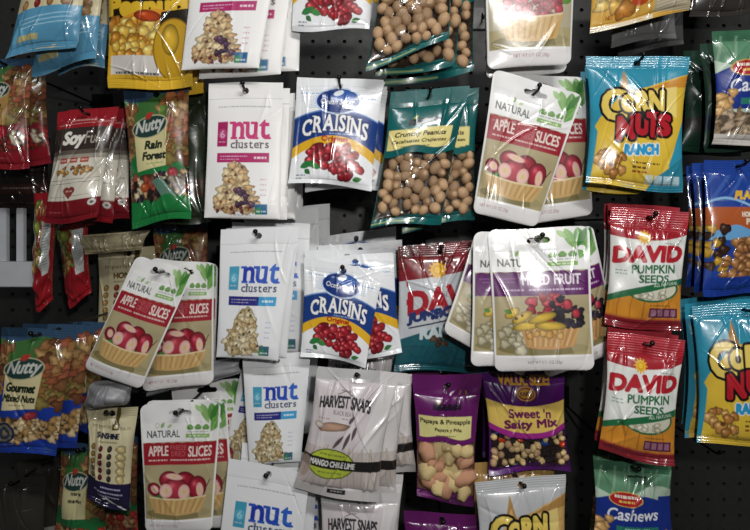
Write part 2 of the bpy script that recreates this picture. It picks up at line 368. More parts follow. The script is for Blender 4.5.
def art_natural(kind):
    c = Art(156, 'e9e9e8')
    band_c = {'apple': '9c1f2c', 'mixed': '5c1a60', 'berry': 'a02238'}[kind]
    for (x, y, L, wd, r, col) in [(76, 2, 26, 5, 66, '86b468'), (88, 1, 30, 6, 78, '5f9a48'), (100, 0, 36, 8, 104, '3f7e34'), (99, 16, 22, 6, 116, '6aa44e'), (68, 4, 14, 3, 40, 'a4c88a')]:
        c.leaf(x, y, L, wd, r, col, 'a8cc88')
    c.ell(21, 27, 3, 3, 'b8c4ac'); c.ell(21, 27, 2, 2, 'e9e9e8'); c.leaf(26, 30, 8, 2.2, -60, '8fae74'); c.leaf(34, 30, 7, 2, -30, 'a8c48c')
    c.text('NATURAL', 8, 33, 50, 41.5, '4a524a', bold=.25, slope=1)
    for i in range(3):
        x = 63+i*10; c.ell(x, 30.5, 4.6, 2.6, '6c9c50'); c.ell(x, 28.8, 3, 2.2, '6c9c50'); c.rect(x-3.4, 32, x+3.4, 33, '4c7440')
    c.greek(60, 34.8, 86, 36, '7a9068', 4); c.rect(58, 38, 88, 42.5, '86b45c'); c.greek(62, 39.5, 84, 41, 'f0f4ec', 5, .8)
    c.rect(0, 47, 100, 140, 'a39568'); c.fn(lambda X, Y: (Y > 74) & (Y < 110), 'b4a888', .6); c.mottle(.06, 14, 3)
    c.rect(0, 49, 100, 74, band_c); c.fn(lambda X, Y: (Y > 47.6+0.7*np.sin(X*.5)) & (Y < 50), band_c)
    if kind == 'apple':
        c.text('APPLE', 9, 51.5, 35, 63, 'ecdcd4', bold=.45); c.text('FREEZE', 38, 51, 59, 56.5, 'c4646a', bold=.2); c.text('DRIED', 39, 58, 58, 64, 'c4646a', bold=.2); c.text('SLICES', 62, 52.5, 92, 64.5, 'ecdcd4', bold=.45)
        c.greek(9, 67.5, 34, 69.3, 'e4c8c0', 6, .9); c.greek(38, 67.5, 92, 69.3, 'e4c8c0', 7, .9)
    elif kind == 'mixed':
        c.text('MIXED', 32, 51, 59, 62, 'e8dce8', bold=.45); c.text('FRUIT', 64, 51, 90, 62, 'e8dce8', bold=.45); c.rect(7, 54, 26, 55.5, '84488a'); c.rect(10, 58, 24, 59.5, '84488a')
        c.greek(14, 66.5, 34, 68.5, 'ccb0d0', 6, .9); c.greek(38, 66.5, 92, 68.5, 'd4bcd8', 7, .9)
    c.ell(50, 131, 46, 7, '80764e')
    c.ell(90, 118, 14, 26, 'b4a880', al=.6)
    if kind == 'apple':
        c.leaf(66, 112, 22, 4.5, 12, '4c7c3c'); c.leaf(30, 110, 20, 4, 172, '4c7c3c')
        c.blob(16, 102, 10, 8, .3, '9c2434', .2); c.blob(36, 91, 13, 10, 0, 'a42838', .3); c.blob(60, 92, 14, 10, .2, '9c2030', .3)
        c.blob(76, 101, 13, 14, 0, 'a82436', .35); c.blob(46, 103, 18, 14, 0, 'b03444', .3)
        for (x, y, rx, ry, rt) in [(17, 102, 6, 4.5, 30), (44, 88, 12, 3.6, 8), (33, 104, 9, 8, 20), (58, 106, 8, 9, 10), (80, 104, 5, 9, -10)]:
            c.ell(x, y, rx, ry, 'dca4a0', rot=rt); c.ell(x, y, rx*.8, ry*.78, 'e4bcae', rot=rt); c.ell(x, y, rx*.3, ry*.35, 'd8c078', rot=rt)
        basket(c, 8, 111, 90, 133, 'c4a066'); c.line([(86, 106), (93, 92)], 1.3, '5a2a28')
    elif kind == 'mixed':
        c.pile([(8, 112), (28, 106), (36, 120), (30, 134), (8, 132)], 12, 5.6, ['ccc4a8', 'b8b090', 'c4bc9c'], 8, hi=.15)
        basket(c, 27, 106, 87, 132, 'c08c54')
        c.pile([(38, 78), (52, 71), (70, 74), (80, 88), (78, 104), (56, 102), (36, 94)], 18, 5.6, ['b42c40', 'c44454', '9c2030'], 9, hi=.2)
        c.pile([(56, 80), (70, 77), (88, 92), (88, 108), (66, 106)], 17, 4.6, ['1c1820', '241e2c', '2c2434'], 10, hi=.15)
        c.blob(76, 84, 5, 6, 0, 'b83040', .2); c.blob(84, 94, 4, 5, 0, 'b83040', .2)
        for (x, y, rx, rt) in [(30, 97, 12, -.5), (36, 106, 17, -.16), (58, 107, 16, .05), (50, 98, 15, -.28), (20, 92, 9, -.6)]: c.blob(x, y, rx, 5, rt, 'd4b03c', .15)
        c.pile([(34, 113), (80, 113), (78, 118), (36, 118)], 7, 4.5, ['cc9a4c', 'd4a85c'], 12, hi=.15)
        c.ell(24, 98, 1.8, 1.8, '4a3a18'); c.ell(30, 95, 1.5, 1.5, '4a3a18'); c.leaf(20, 92, 9, 2.6, 200, '5a8a44')
    else:
        c.rect(0, 49, 100, 118, 'b4aa90')
        c.pile([(20, 90), (34, 78), (56, 74), (78, 78), (88, 92), (82, 108), (20, 108)], 40, 5.8, ['a82438', 'b83848', '982030', 'c45060'], 13, hi=.3)
        basket(c, 14, 103, 88, 132, 'c8a464'); c.leaf(86, 92, 14, 4, -20, '5a8a38'); c.text('BERRY', 30, 52, 70, 63, 'f0e4e0', bold=.5)
    c.rect(0, 138, 100, 156, 'e9e7e6')
    xs = {'apple': (8, 50), 'mixed': (34, 68), 'berry': (30, 72)}[kind]
    c.text('NET WT 0.71 OZ (20g)', xs[0], 144, xs[1], 148.5, 'a86474' if kind != 'mixed' else '6a606a', bold=.15)
    c.rect(0, 0, 2.2, 156, 'ececea'); c.rect(97.8, 0, 100, 156, 'ececea')
    return c.done()
def art_crunchy(kind):
    H = 168; teal = kind == 'peanut'
    base = '115f5e' if teal else '651c62'
    c = Art(H, base)
    lab = 'e6d88c' if teal else 'ddd68e'
    c.mottle(.08, 20, 2)
    # dark leafy maker's mark
    c.leaf(34, 37, 8, 2, -35, 'b8c070'); c.rect(28, 39, 72, 44.5, '16201e' if teal else '24102a'); c.text('NATURALS', 30, 37, 71, 43, '16201e' if teal else '24102a', bold=1.0)
    wav = lambda X: (76 if teal else 84)+2.2*np.sin(X*.10+.6)
    top = 49 if teal else 53
    c.band(lambda X: wav(X)-0, lambda X: wav(X)+3.2, base)
    c.fn(lambda X, Y: (Y > top) & (Y < wav(X)-4) & (X > 5 if not teal else X > 3) & (X < 90), lab)
    if teal:
        c.text('Crunchy Peanuts', 12, 53, 82, 60.5, '2a2a18', bold=.4, shear=.15); c.text('Cacahuates Crujientes', 9, 62.5, 84, 68, '2a2a18', bold=.25, shear=.15); c.greek(22, 70.5, 62, 72, '5a5a30', 4)
    else:
        c.text('Papaya & Pineapple', 7, 57, 88, 64.5, '2a1a18', bold=.4); c.text('Papaya y Piña', 30, 68, 74, 73.5, '2a1a18', bold=.3); c.greek(32, 77, 64, 78.5, '5a5a30', 4)
    wt = 82 if teal else 88; wb = 158 if teal else 154
    c.win = (c.Y > wav(c.X)+ (4.5 if teal else 3.0)) & (c.Y < wb+3*np.sin(c.X*.05+1)) & (c.X > 1.2) & (c.X < 98.8)
    c.rect(0, 163.5, 60, 165.5, 'c8c878' if teal else 'a05a98', .7)
    return c.done()
def art_sweet():
    c = Art(128, '4c1560'); c.mottle(.1, 18, 2)
    c.text('VALUE SIZE!', 19, 3, 81, 15, 'c8952c', bold=.7, arc=-1)
    c.ell(50, 25, 12, 9, 'c08a24'); c.ell(50, 25, 10.4, 7.4, '6c1c28'); c.ell(50, 25, 9, 5.5, 'b8862a'); c.text("KAR'S", 43, 22.5, 57, 27.5, '3a1020', bold=.3)
    arc = lambda y, k: (lambda X: y+k*np.abs((X-50)/50)**2)
    c.band(lambda X: 40-8*((X-50)/50)**2+0*X, arc(76, -12), 'e0c060')
    c.band(arc(74, -12), arc(81, -12), 'a02a86')
    c.text("Sweet 'n", 26, 43, 80, 54, '6c2050', bold=.7, arc=1.0); c.text('Salty Mix', 20, 57, 88, 70, '6c2050', bold=.9, slope=-4)
    c.win = (c.Y > 82-12*((c.X-50)/50)**2) & (c.Y < 117+2*np.sin(c.X*.08)) & (c.X > 2.5) & (c.X < 97.5)
    c.rect(0, 121, 100, 128, '5c1c74')
    return c.done()
def sun(c, x, y, r):
    for i in range(12):
        a = i*math.pi/6; c.line([(x, y), (x+r*1.35*math.cos(a), y+r*1.35*math.sin(a))], 2.0, 'e0a41c')
    c.ell(x, y, r, r, 'e8b424'); c.ell(x, y, r*.62, r*.62, 'c8841c'); c.ell(x, y, r*.5, r*.5, 'f0c030')
def art_david():
    c = Art(152, 'e4e6e2')
    hb = lambda X: 36+8*(X/100)*(1-X/100)*4-(X/100)*7
    c.fn(lambda X, Y: Y < hb(X), 'a8222e'); c.fn(lambda X, Y: Y < 11, 'b43440')
    for i in range(5): c.rect(8, 12+i*3.2, 36, 12.7+i*3.2, 'd88088', .6); c.rect(60, 12+i*3.2, 92, 12.7+i*3.2, 'd88088', .6)
    sun(c, 43, 37, 6.8)
    c.greek(70, 41, 90, 42.4, '708070', 3)
    c.text('DAVID', 4, 48, 95, 67, 'b4202c', bold=2.0, slope=-8, shear=.05)
    c.text('PUMPKIN', 28, 71, 86, 81, '2a6c44', bold=.6, slope=-5); c.text('SEEDS', 38, 83.5, 78, 92.5, '2a6c44', bold=.6, slope=-3)
    c.greek(7, 80, 22, 81.4, '6a8e78', 5); c.greek(7, 84, 22, 85.4, '6a8e78', 6)
    sw = lambda X: 122-30*np.clip(X/100, 0, 1)**.75
    c.fn(lambda X, Y: Y > sw(X), 'd08a2c')
    for x, d in ((16, -3), (32, -2), (48, 0), (64, 2), (80, 3)): c.line([(x, 112), (x+d, 124), (x+d*.5, 138)], .9, 'a4541c')
    c.mottle(.06, 12, 4)
    c.fn(lambda X, Y: (((X-56)/37)**2+((Y-99)/18)**2 < 1) & (Y > sw(X)), '216a40')
    c.fn(lambda X, Y: (((X-56)/34)**2+((Y-99)/15.5)**2 < 1) & (Y > sw(X)), 'd8d4c0')
    rng = random.Random(4)
    for i in range(16): c.blob(rng.uniform(34, 78), rng.uniform(104, 111), 5, 3, rng.uniform(-.6, .6), rng.choice(['e4e0cc', 'd4cdb0', 'dcd6bc']), .1)
    c.fn(lambda X, Y: (Y > sw(X)-8) & (Y < sw(X)+.5), '216a40')
    c.text('ALL NATURAL', 58, 91.3, 92, 95.3, 'dce6dc', bold=.15, slope=-5.5)
    c.rect(0, 139, 100, 152, '84202a'); c.rect(0, 137, 100, 139.5, 'b05830', .6)
    c.rect(56, 124, 94, 136, '5c2440')
    for i in range(4): c.rect(58+i*9, 126, 64.5+i*9, 134, 'a4788c', .8)
    c.greek(56, 120, 84, 121.6, '6a4420', 8)
    return c.done()
def art_ranch():
    c = Art(150, 'c8ccd0')
    c.fn(lambda X, Y: Y < 42-12*(X/100), '84202a'); c.pile([(0, 3), (60, 3), (60, 28), (0, 32)], 10, 7, ['8c2c26', '742024'], 4, hi=.05)
    sun(c, 46, 29, 8)
    c.text('DAVID', 12, 48, 110, 74, 'ac2430', bold=2.0, slope=-14)
    c.text('JUMBO', 11, 75, 64, 89, '2c3c70', bold=1.3, slope=-9)
    c.line([(12, 97), (90, 80)], 1.8, '303a50')
    tl = lambda X: 112-36*(X/100)
    c.fn(lambda X, Y: Y > tl(X), '1e5f6a'); c.rect(0, 118, 100, 150, '184e58', .5)
    c.text('RANCH', 26, 93, 84, 106, 'ccd8dc', bold=1.1, slope=-9)
    c.pile([(38, 110), (62, 106), (66, 114), (44, 118)], 8, 3.6, ['6a5040', '4a3a2c'], 5, hi=.1)
    for (x, y) in [(24, 126), (48, 132), (70, 126)]:
        P = [(x+10*math.cos(a*math.pi/3), y+8*math.sin(a*math.pi/3)) for a in range(7)]; c.line(P, .7, '123f48')
    c.greek(74, 136, 94, 140, '5a8a92', 6)
    return c.done()
def art_corn(kind):
    teal = kind == 'teal'
    c = Art(128, '2f93b0' if teal else 'c2c4c6')
    yel = 'e0bc3c' if teal else 'd8ae68'
    c.poly([(0, 128), (0, 78), (10, 62), (28, 44), (34, 22), (37, 22), (42, 36), (60, 32), (100, 17), (100, 60), (90, 90), (84, 104), (86, 120), (78, 128)], yel)
    c.poly([(28, 42), (36, 14), (42, 38), (35, 46)], 'a88048' if teal else 'b08850'); c.poly([(30, 42), (36, 26), (40, 38), (35, 48)], 'd8a868')
    c.poly([(60, 34), (100, 18), (100, 30), (80, 32)], 'd08c2c' if teal else 'b4884c')
    c.poly([(42, 40), (90, 30), (92, 60), (66, 52)], 'f0dc88', .8)
    c.mottle(.05, 16, 5)
    c.text('C', 13, 35, 36, 64, 'e8cc60', bold=1.7, out='141010', ow=2.6)
    c.text('O', 33, 41, 46, 56, 'e8cc60', bold=1.7, out='141010', ow=2.6); c.text('RN', 48, 37, 76, 56, 'e8cc60', bold=1.7, out='141010', ow=2.6, slope=-2)
    c.text('N', 29, 62, 45, 82, 'b8202c', bold=2.0, out='141010', ow=2.6, slope=-2); c.text('U', 48, 60, 60, 77, 'b8202c', bold=2.0, out='141010', ow=2.6); c.text('T', 60, 58, 72, 78, 'b8202c', bold=2.0, out='141010', ow=2.6); c.text('S', 72, 59, 84, 76, 'b8202c', bold=2.0, out='141010', ow=2.6)
    c.text('RANCH', 37, 87, 72, 96, '2a9cd0' if teal else 'b08040', bold=1.0, out='f0f4f4', ow=.8, slope=-3)
    c.greek(46, 103, 74, 104.6, '5a3a20', 4, .9); c.greek(46, 107, 62, 109, '5a3a20', 5, .9); c.greek(46, 111, 62, 113, '8a3a20', 6, .9)
    c.pile([(12, 96), (28, 92), (38, 104), (34, 118), (18, 116), (10, 106)], 10, 6.2, ['c8904c', 'b87c3c', 'd8a45c'], 7, hi=.4)
    c.ell(24, 108, 2.6, 2, '6a4020')
    if teal:
        c.poly([(0, 60), (8, 76), (4, 128), (0, 128)], '2f93b0'); c.poly([(62, 128), (70, 116), (100, 96), (100, 128)], '2b8098')
        for i in range(4): c.rect(60+i*9.4, 114, 67.6+i*9.4, 122, 'c8dce2', .85)
        c.rect(0, 122, 60, 124, 'a88828', .6)
    return c.done()
def art_cashew():
    c = Art(132, 'b8ccb8')
    c.fn(lambda X, Y: Y < 34+8*np.sin(X*.06), '5c8c6c'); c.fn(lambda X, Y: Y < 12, '3c6c50')
    for i in range(6): c.line([(10+i*18, 6), (0+i*18, 44)], 3, '9cb8a0', .5)
    c.rect(40, 15, 66, 17.5, '1c3a2c'); c.mottle(.12, 9, 3)
    c.fn(lambda X, Y: (Y > 52-14*np.sin((X+8)*.03)) & (Y < 92), '1c348c'); c.fn(lambda X, Y: (Y > 40) & (Y < 60) & (X > 80), '1c348c')
    c.ell(36, 45, 21, 10, 'd8b050'); c.ell(36, 45, 19.6, 8.8, 'b8222c'); c.greek(22, 40, 50, 43.5, 'f6ead8', 4, 1); c.greek(27, 46.5, 46, 49.5, 'f0c860', 5, 1)
    c.text('Cashews', 13, 57, 78, 72, 'eef2f8', bold=.4, shear=.15, slope=-2)
    c.rect(24, 80, 78, 87, '2c7c6c'); c.greek(34, 82.5, 66, 85, 'c8e8dc', 4)
    c.pile([(0, 86), (20, 96), (80, 96), (100, 86), (100, 120), (0, 122)], 44, 7.4, ['b8a084', 'a89070', 'c4ac90', '94785c'], 9, lump=.25, asp=(.3, .6), hi=.1, under='5a4a3c')
    c.pile([(0, 76), (16, 70), (20, 92), (0, 100)], 5, 7, ['d8a868', 'e0b070'], 10)
    c.rect(0, 120, 100, 132, 'c8c4bc')
    return c.done()
def art_nutty(kind):
    H = 172 if kind == 'green' else 165
    main = {'green': '1c7a3c', 'blue': '1c3a9a', 'brown': '7a1c24', 'wheat': '226a38'}[kind]
    c = Art(H, main)
    c.rect(0, 0, 100, 22, '35506c'); c.fn(lambda X, Y: (Y > 14+4*np.sin(X*.08)) & (Y < 60), '3f7038'); c.rect(0, 0, 34, 12, '22384e')
    c.poly([(58, 20), (100, 12), (100, 100), (62, 96), (56, 60)], '9a6a3c')
    c.poly([(0, 24), (18, 20), (12, 80), (0, 90)], '8a5a34')
    tan = ['94683c', 'a87c4c', '7c5230', 'b8925c', '6a4028', '8a7a40', 'a0583c']
    c.pile([(60, 14), (100, 10), (100, 98), (70, 96), (62, 60)], 24, 9.5, tan, 3, lump=.25, hi=.08, asp=(.45, 1)); c.pile([(0, 22), (14, 20), (10, 84), (0, 90)], 12, 8, tan, 4, lump=.25, hi=.08)
    if kind == 'green': c.rect(58, 26, 70, 42, '4c8c34', .7); c.ell(72, 14, 8, 6, 'c07a48')
    # cream label
    cream = {'green': 'd8cf98', 'blue': 'd8cc9c', 'brown': 'b08c50', 'wheat': 'c8c090'}[kind]
    c.fn(lambda X, Y: (X > 14+0.06*Y-3) & (X < 66+0.06*(100-Y)) & (Y > 52) & (Y < 105+0.08*(X-30)*-1), cream)
    if kind == 'green':
        c.text('Rain', 32, 69, 60, 79, '1c2a1c', bold=.9, shear=.2); c.text('Forest', 28, 83, 66, 92.5, '1c2a1c', bold=.9, shear=.2); c.greek(34, 97, 62, 98.5, '7a9a4c', 3)
    elif kind == 'blue':
        c.text('Gourmet', 20, 70, 62, 81, '1c2a1c', bold=.9, shear=.2); c.text('Mixed Nuts', 17, 85, 64, 94, '1c2a1c', bold=.7, shear=.2); c.greek(28, 98, 52, 99.5, '6a5a3c', 3)
    elif kind == 'brown':
        c.rect(0, 60, 66, 100, 'a8854a'); c.text('Mayan', 24, 69, 56, 78, '3a2414', bold=.7, shear=.2); c.line([(4, 84), (60, 78)], 1.2, '4a3418'); c.line([(4, 96), (60, 90)], 1.2, '4a3418'); c.greek(24, 88, 52, 89.5, '5a4420', 3)
    else:
        c.greek(34, 66, 56, 70, '2a2a1c', 3, .9); c.greek(30, 76, 58, 80, '2a2a1c', 4, .9)
    c.ell(41, 51, 30, 14, 'b8b490', rot=-8); c.ell(41, 51, 28, 12.6, '24403a', rot=-8)
    c.leaf(34, 40, 16, 4, -25, 'b03a30'); 
    c.text('Nutty', 17, 41, 66, 61, 'c8ccc4', bold=.7, shear=.35, slope=-5)
    # window of nuts
    mix = {'green': ['2a2024', 'a84c38', 'd8c8a0', '6a4a34', 'c8a070', '30283a'], 'blue': ['d0b080', 'c49c68', 'e0c898', 'b08850'], 'brown': ['6a2a22', 'd8ccb0', 'a02a28'], 'wheat': ['a86a44', 'c8a070', 'b83830']}[kind]
    y0 = {'green': 110, 'blue': 114, 'brown': 106, 'wheat': 116}[kind]
    c.pile([(0, y0+4), (30, y0), (70, y0+4), (100, y0+2), (100, y0+30), (40, y0+34), (0, y0+28)], 56, 5.6, mix, 6, under='4a3828', lump=.2, hi=.12, asp=(.5, 1))
    if kind == 'green':
        c.blob(28, 126, 8, 6, 0, 'b8552c', .4); c.blob(76, 113, 9, 8, 0, 'a82430', .4); c.pile([(70, 116), (96, 116), (96, 130), (72, 130)], 8, 5, ['5a4634', '8a7a60'], 9); c.poly([(40, 120), (56, 116), (80, 140), (60, 148)], '5a8070')
        c.band(lambda X: 145-6*np.sin(X*.09+2), lambda X: X*0+172, '1c7a3c')
    elif kind == 'blue':
        c.blob(60, 112, 11, 6, -.3, 'a83840', .4); c.ell(26, 136, 15, 15, '1c2c54'); 
        for r_ in (12, 9, 4): c.ell(26, 136, r_, r_, 'a09060' if r_ != 9 else '1c2c54', al=.7)
        c.greek(10, 152, 40, 153.5, '7a8ad0', 5)
    elif kind == 'brown': c.rect(0, 140, 100, 165, '8a1c26'); c.blob(60, 112, 9, 10, 0, 'b02430', .3); c.greek(20, 148, 60, 150, 'c06a68', 6)
    else: c.blob(70, 124, 9, 7, 0, 'b82c34', .4)
    return c.done()
def art_soy():
    c = Art(198, 'ddd8c8')
    c.rect(0, 0, 100, 34, 'a0202a'); c.greek(28, 18, 72, 22, 'e8b0a8', 2, .9); c.line([(8, 28), (95, 25)], .9, 'e0a8a0')
    c.rect(0, 34, 100, 82, '3a302c'); c.fn(lambda X, Y: (Y > 74) & (Y < 90), '7c7468', .6)
    c.text('Soy', 22, 42, 58, 70, 'f0ece2', bold=1.5, shear=.15); c.text('Ful', 60, 42, 82, 64, 'b8b0a4', bold=.2); c.line([(92, 34), (85, 62), (84, 76)], 1.5, 'd8d0c0')
    for i in range(3): c.rect(22+i*19, 88, 36+i*19, 97, 'b04a38'); c.greek(24+i*19, 91, 34+i*19, 94, 'f0d8c8', i, .8)
    c.pile([(18, 108), (36, 104), (70, 104), (80, 110), (60, 117), (22, 117)], 16, 4.5, ['b07c3c', '8a5428', 'c89c50'], 4)
    c.line([(4, 126), (95, 124)], .7, '6a6458'); c.line([(6, 132), (95, 130)], .7, '6a6458'); c.line([(6, 154), (95, 152)], .7, '8a8478')
    c.ell(41, 143, 6, 5.5, '8a3c38'); c.ell(51, 143, 6, 5.5, '8a3c38'); c.poly([(35, 145), (57, 145), (46, 158)], '8a3c38'); c.greek(40, 143, 52, 146, 'e8d0c0', 2)
    c.rect(0, 160, 100, 198, '7c1820'); c.ell(88, 168, 7, 6, 'd8d4cc'); c.ell(88, 168, 3, 2.6, '5a5450'); c.greek(10, 178, 36, 180, 'b86a64', 5)
    return c.done()
def art_imperial(kind):
    low = {'purple': '221c40', 'sky': '5a9cc0', 'cream': 'b8a878'}[kind]
    c = Art(205, 'd2c8a2' if kind != 'sky' else 'd8cca4')
    c.rect(60, 0, 68, 36, '5a4c20'); c.rect(57, 30, 70, 42, '4c3c1c'); c.ell(63.5, 36, 3.5, 3.5, 'c8b880')
    c.text('Imperial', 14, 32, 54, 42, '6a5c38', bold=.2); c.text('Nuts', 73, 36, 92, 43, '6a5c38', bold=.2)
    if kind == 'purple': c.text('SUNSHINE', 25, 49, 72, 60, '24243c', bold=.9)
    else: c.text('HONEY', 30, 49, 70, 60, '6a5434', bold=.8)
    c.greek(30, 66, 70, 69, '7a7a50', 3, .8)
    cols = {'purple': ['8a6c34', '6a1c24', '3a3430', 'd0bc84'], 'sky': ['c09058', '8a2428', 'a87848', 'a07c54'], 'cream': ['a88448', '8c4434', '9a8050', 'c8b078']}[kind]
    for k in range(4):
        for i in range(5 if kind == 'purple' else 6):
            x = 16+k*20; y = 80+i*15
            if k < 3: c.blob(x, y, 5.2, 6.6, .2, cols[k], .3)
            else: c.blob(x+4, y, 11, 8, .3*i, cols[3], .3, lump=.1, rng=random.Random(i))
    y0 = 148 if kind != 'sky' else 146
    c.rect(0, y0, 100, 205, low)
    tx = 'c8c8e0' if kind != 'cream' else '5a4a20'
    if kind == 'purple':
        c.greek(38, 158, 82, 160.5, tx, 4, .9); c.greek(20, 168, 86, 170.5, tx, 5, .9); c.greek(28, 176, 80, 178.5, tx, 6, .9)
        c.poly([(40, 182), (50, 180), (92, 203), (88, 205)], 'e8e4e8')
    elif kind == 'sky':
        for i in range(3): c.line([(14, 160+i*6), (90, 156+i*6)], 1.4, 'a8d0e4')
        c.rect(12, 182, 42, 190, 'b8b07c'); 
    c.mottle(.05, 15, 3)
    return c.done()
def art_peanuts():
    c = Art(190, 'e0b02c'); c.rect(0, 0, 100, 118, '1c1608')
    c.rect(0, 0, 100, 60, 'dca820')
    c.fn(lambda X, Y: (Y > 60) & (Y < 112-6*np.sin(X*.03)), '1e1608')
    c.text('Peanuts', 3, 97, 98, 116, 'e8bc30', bold=2.2, out='2a1c08', ow=1.6, arc=-4)
    c.line([(2, 121), (14, 123), (30, 118), (50, 115), (98, 115)], 1.5, 'f0e8d8')
    c.poly([(4, 118), (16, 118), (34, 112), (60, 109), (82, 112), (70, 130), (62, 158), (8, 158)], 'e8982c')
    c.pile([(4, 120), (40, 114), (66, 122), (60, 158), (8, 158)], 34, 7.5, ['e8a838', 'f0c050', 'd88c28', 'f4d068'], 5, hi=.5)
    c.blob(50, 116, 16, 6, .1, 'c0481c', .3)
    c.poly([(66, 112), (100, 108), (100, 158), (60, 158)], '1e1608')
    c.rect(4, 156, 66, 176, 'dcd8d0'); c.greek(10, 173, 62, 175.5, '2a2a2a', 4)
    c.ell(80, 150, 24, 32, '8a6414'); c.ell(80, 150, 22.5, 30.5, 'c89c20'); c.blob(76, 140, 10, 16, 0, 'd8ac28', .2)   # plain golden oval
    c.rect(0, 178, 100, 190, 'e6b830')
    return c.done()
def art_snaps():
    c = Art(156, 'd2cacc'); c.rect(0, 0, 100, 15, 'bdbdbc'); c.fn(lambda X, Y: X > 76+4*np.sin(Y*.06), 'dcd8d8'); c.mottle(.04, 12, 3)
    c.greek(34, 24, 46, 25.4, '6a6460', 2); c.line([(30, 30), (40, 25), (50, 30)], .8, '4a4448')
    c.text('HARVEST SNAPS', 9, 31, 74, 45, '2c2a30', bold=.6, arc=4)
    c.text('BLACK BEAN', 28, 49, 54, 54, '6a6066', bold=.15); c.greek(10, 60, 24, 61.2, '9a5a60', 4); c.greek(40, 57, 48, 58, '6a6066', 5)
    c.blob(30, 69, 21, 5.4, -.18, 'b8947c', .12, .06, random.Random(3)); c.blob(12, 69, 6, 4, 0, 'e0d0c8', .1)
    for (x, y, L, r) in [(46, 76, 22, 125), (54, 72, 24, 108), (60, 64, 18, 100), (50, 62, 12, -60)]: c.leaf(x, y, L, 2.4, r, '5c4c54')
    c.fn(lambda X, Y: (Y > 94) & (Y < 142), 'b8a8a0', .5)
    for i in range(24): c.line([(2+i*4.2, 140), (14+i*3.2+5*math.sin(i*7), 90)], .8, ('847a62', 'bcb498')[i % 2], .5)
    c.ell(36, 113, 30, 19, '5a6428'); c.ell(36, 113, 28.4, 17.5, 'b4c440'); c.greek(20, 100, 52, 102.5, '6a7434', 5); c.greek(22, 123, 52, 125, '6a7434', 6)
    c.rect(0, 106, 100, 119, '201e1e'); c.text('MANGO CHILE LIME', 10, 109, 66, 116, 'e4e4de', bold=.35)
    c.ell(5, 122, 7, 14, 'b09c90', al=.8)
    c.rect(0, 143, 100, 156, 'b8b4b2'); c.rect(38, 146, 60, 151, '1c1c1c'); c.greek(42, 147.5, 56, 149, 'c0c0c0', 7)
    return c.done()
def art_honey():
    c = Art(200, '20449c'); c.fn(lambda X, Y: (Y > 22) & (Y < 60) & (np.sin(X*.3+Y*.2) > .6), '4a70bc', .6)
    c.fn(lambda X, Y: (Y > 62-8*np.sin(X*.06)) & (Y < 66-8*np.sin(X*.06)), '8ab8e0')
    c.text('PLANTERS', 40, 46, 98, 58, 'e8b830', bold=1.0, shear=.2)
    c.rect(0, 70, 100, 104, 'b4592a'); c.text('HONEY ROASTED', 48, 77, 98, 84, 'e8dcc8', bold=.5); c.text('PEANUTS', 54, 87, 98, 95, 'e8dcc8', bold=.6)
    c.fn(lambda X, Y: (Y > 100+4*np.sin(X*.12)) & (Y < 118), '6aa8d8')
    c.pile([(0, 100), (26, 96), (24, 160), (0, 160)], 12, 7, ['3a2418', 'c89a30', '4a3020'], 4)
    c.pile([(40, 118), (100, 112), (100, 172), (20, 172), (30, 140)], 34, 9, ['a06a3c', 'b07a48', '8c5830'], 5, hi=.35, bump=.5)
    
    c.rect(0, 172, 100, 200, '1c3c98')
    return c.done()
def art_amber():
    c = Art(150, 'd8a848'); c.pile([(10, 60), (70, 60), (66, 134), (10, 134)], 20, 11, ['e0b050', 'e8c468', 'c8863c'], 4)
    c.ell(48, 122, 9, 8, 'b8441c'); c.poly([(60, 60), (100, 60), (100, 150), (62, 142)], 'a8a498', .8)
    for i in range(9): c.line([(64, 110+i*4), (96, 106+i*4)], .8, 'e0dcd4', .7)
    c.text('NET WT 6 OZ', 14, 134, 40, 139, 'a8641c', bold=.3); c.rect(0, 144, 62, 150, 'e8dcc0')
    return c.done()
def art_red():
    c = Art(210, '9c1c24'); c.pile([(10, 20), (60, 20), (60, 130), (10, 140)], 34, 9, ['b08848', '6a7a30', 'c8a060', 'a05a2c'], 4)
    c.poly([(60, 50), (90, 50), (92, 150), (66, 150)], 'b8bcb8'); 
    for i in range(16): c.greek(64, 58+i*5.5, 88, 59.5+i*5.5, '5a6068', i, .7)
    c.blob(36, 60, 18, 12, .3, '8a9a40', .3); c.mottle(.15, 18, 3)
    return c.done()
def art_plain(col, stripe=None):
    c = Art(150, col); c.mottle(.05, 25, 5)
    if stripe: c.rect(0, 100, 100, 120, stripe); c.greek(20, 106, 80, 110, 'c8c8c8', 3, .4)
    return c.done()
ART = {}
def get_art(k):
    if k not in ART:
        f, *a = k if isinstance(k, tuple) else (k,)
        ART[k] = globals()['art_'+f](*a)
    return ART[k]
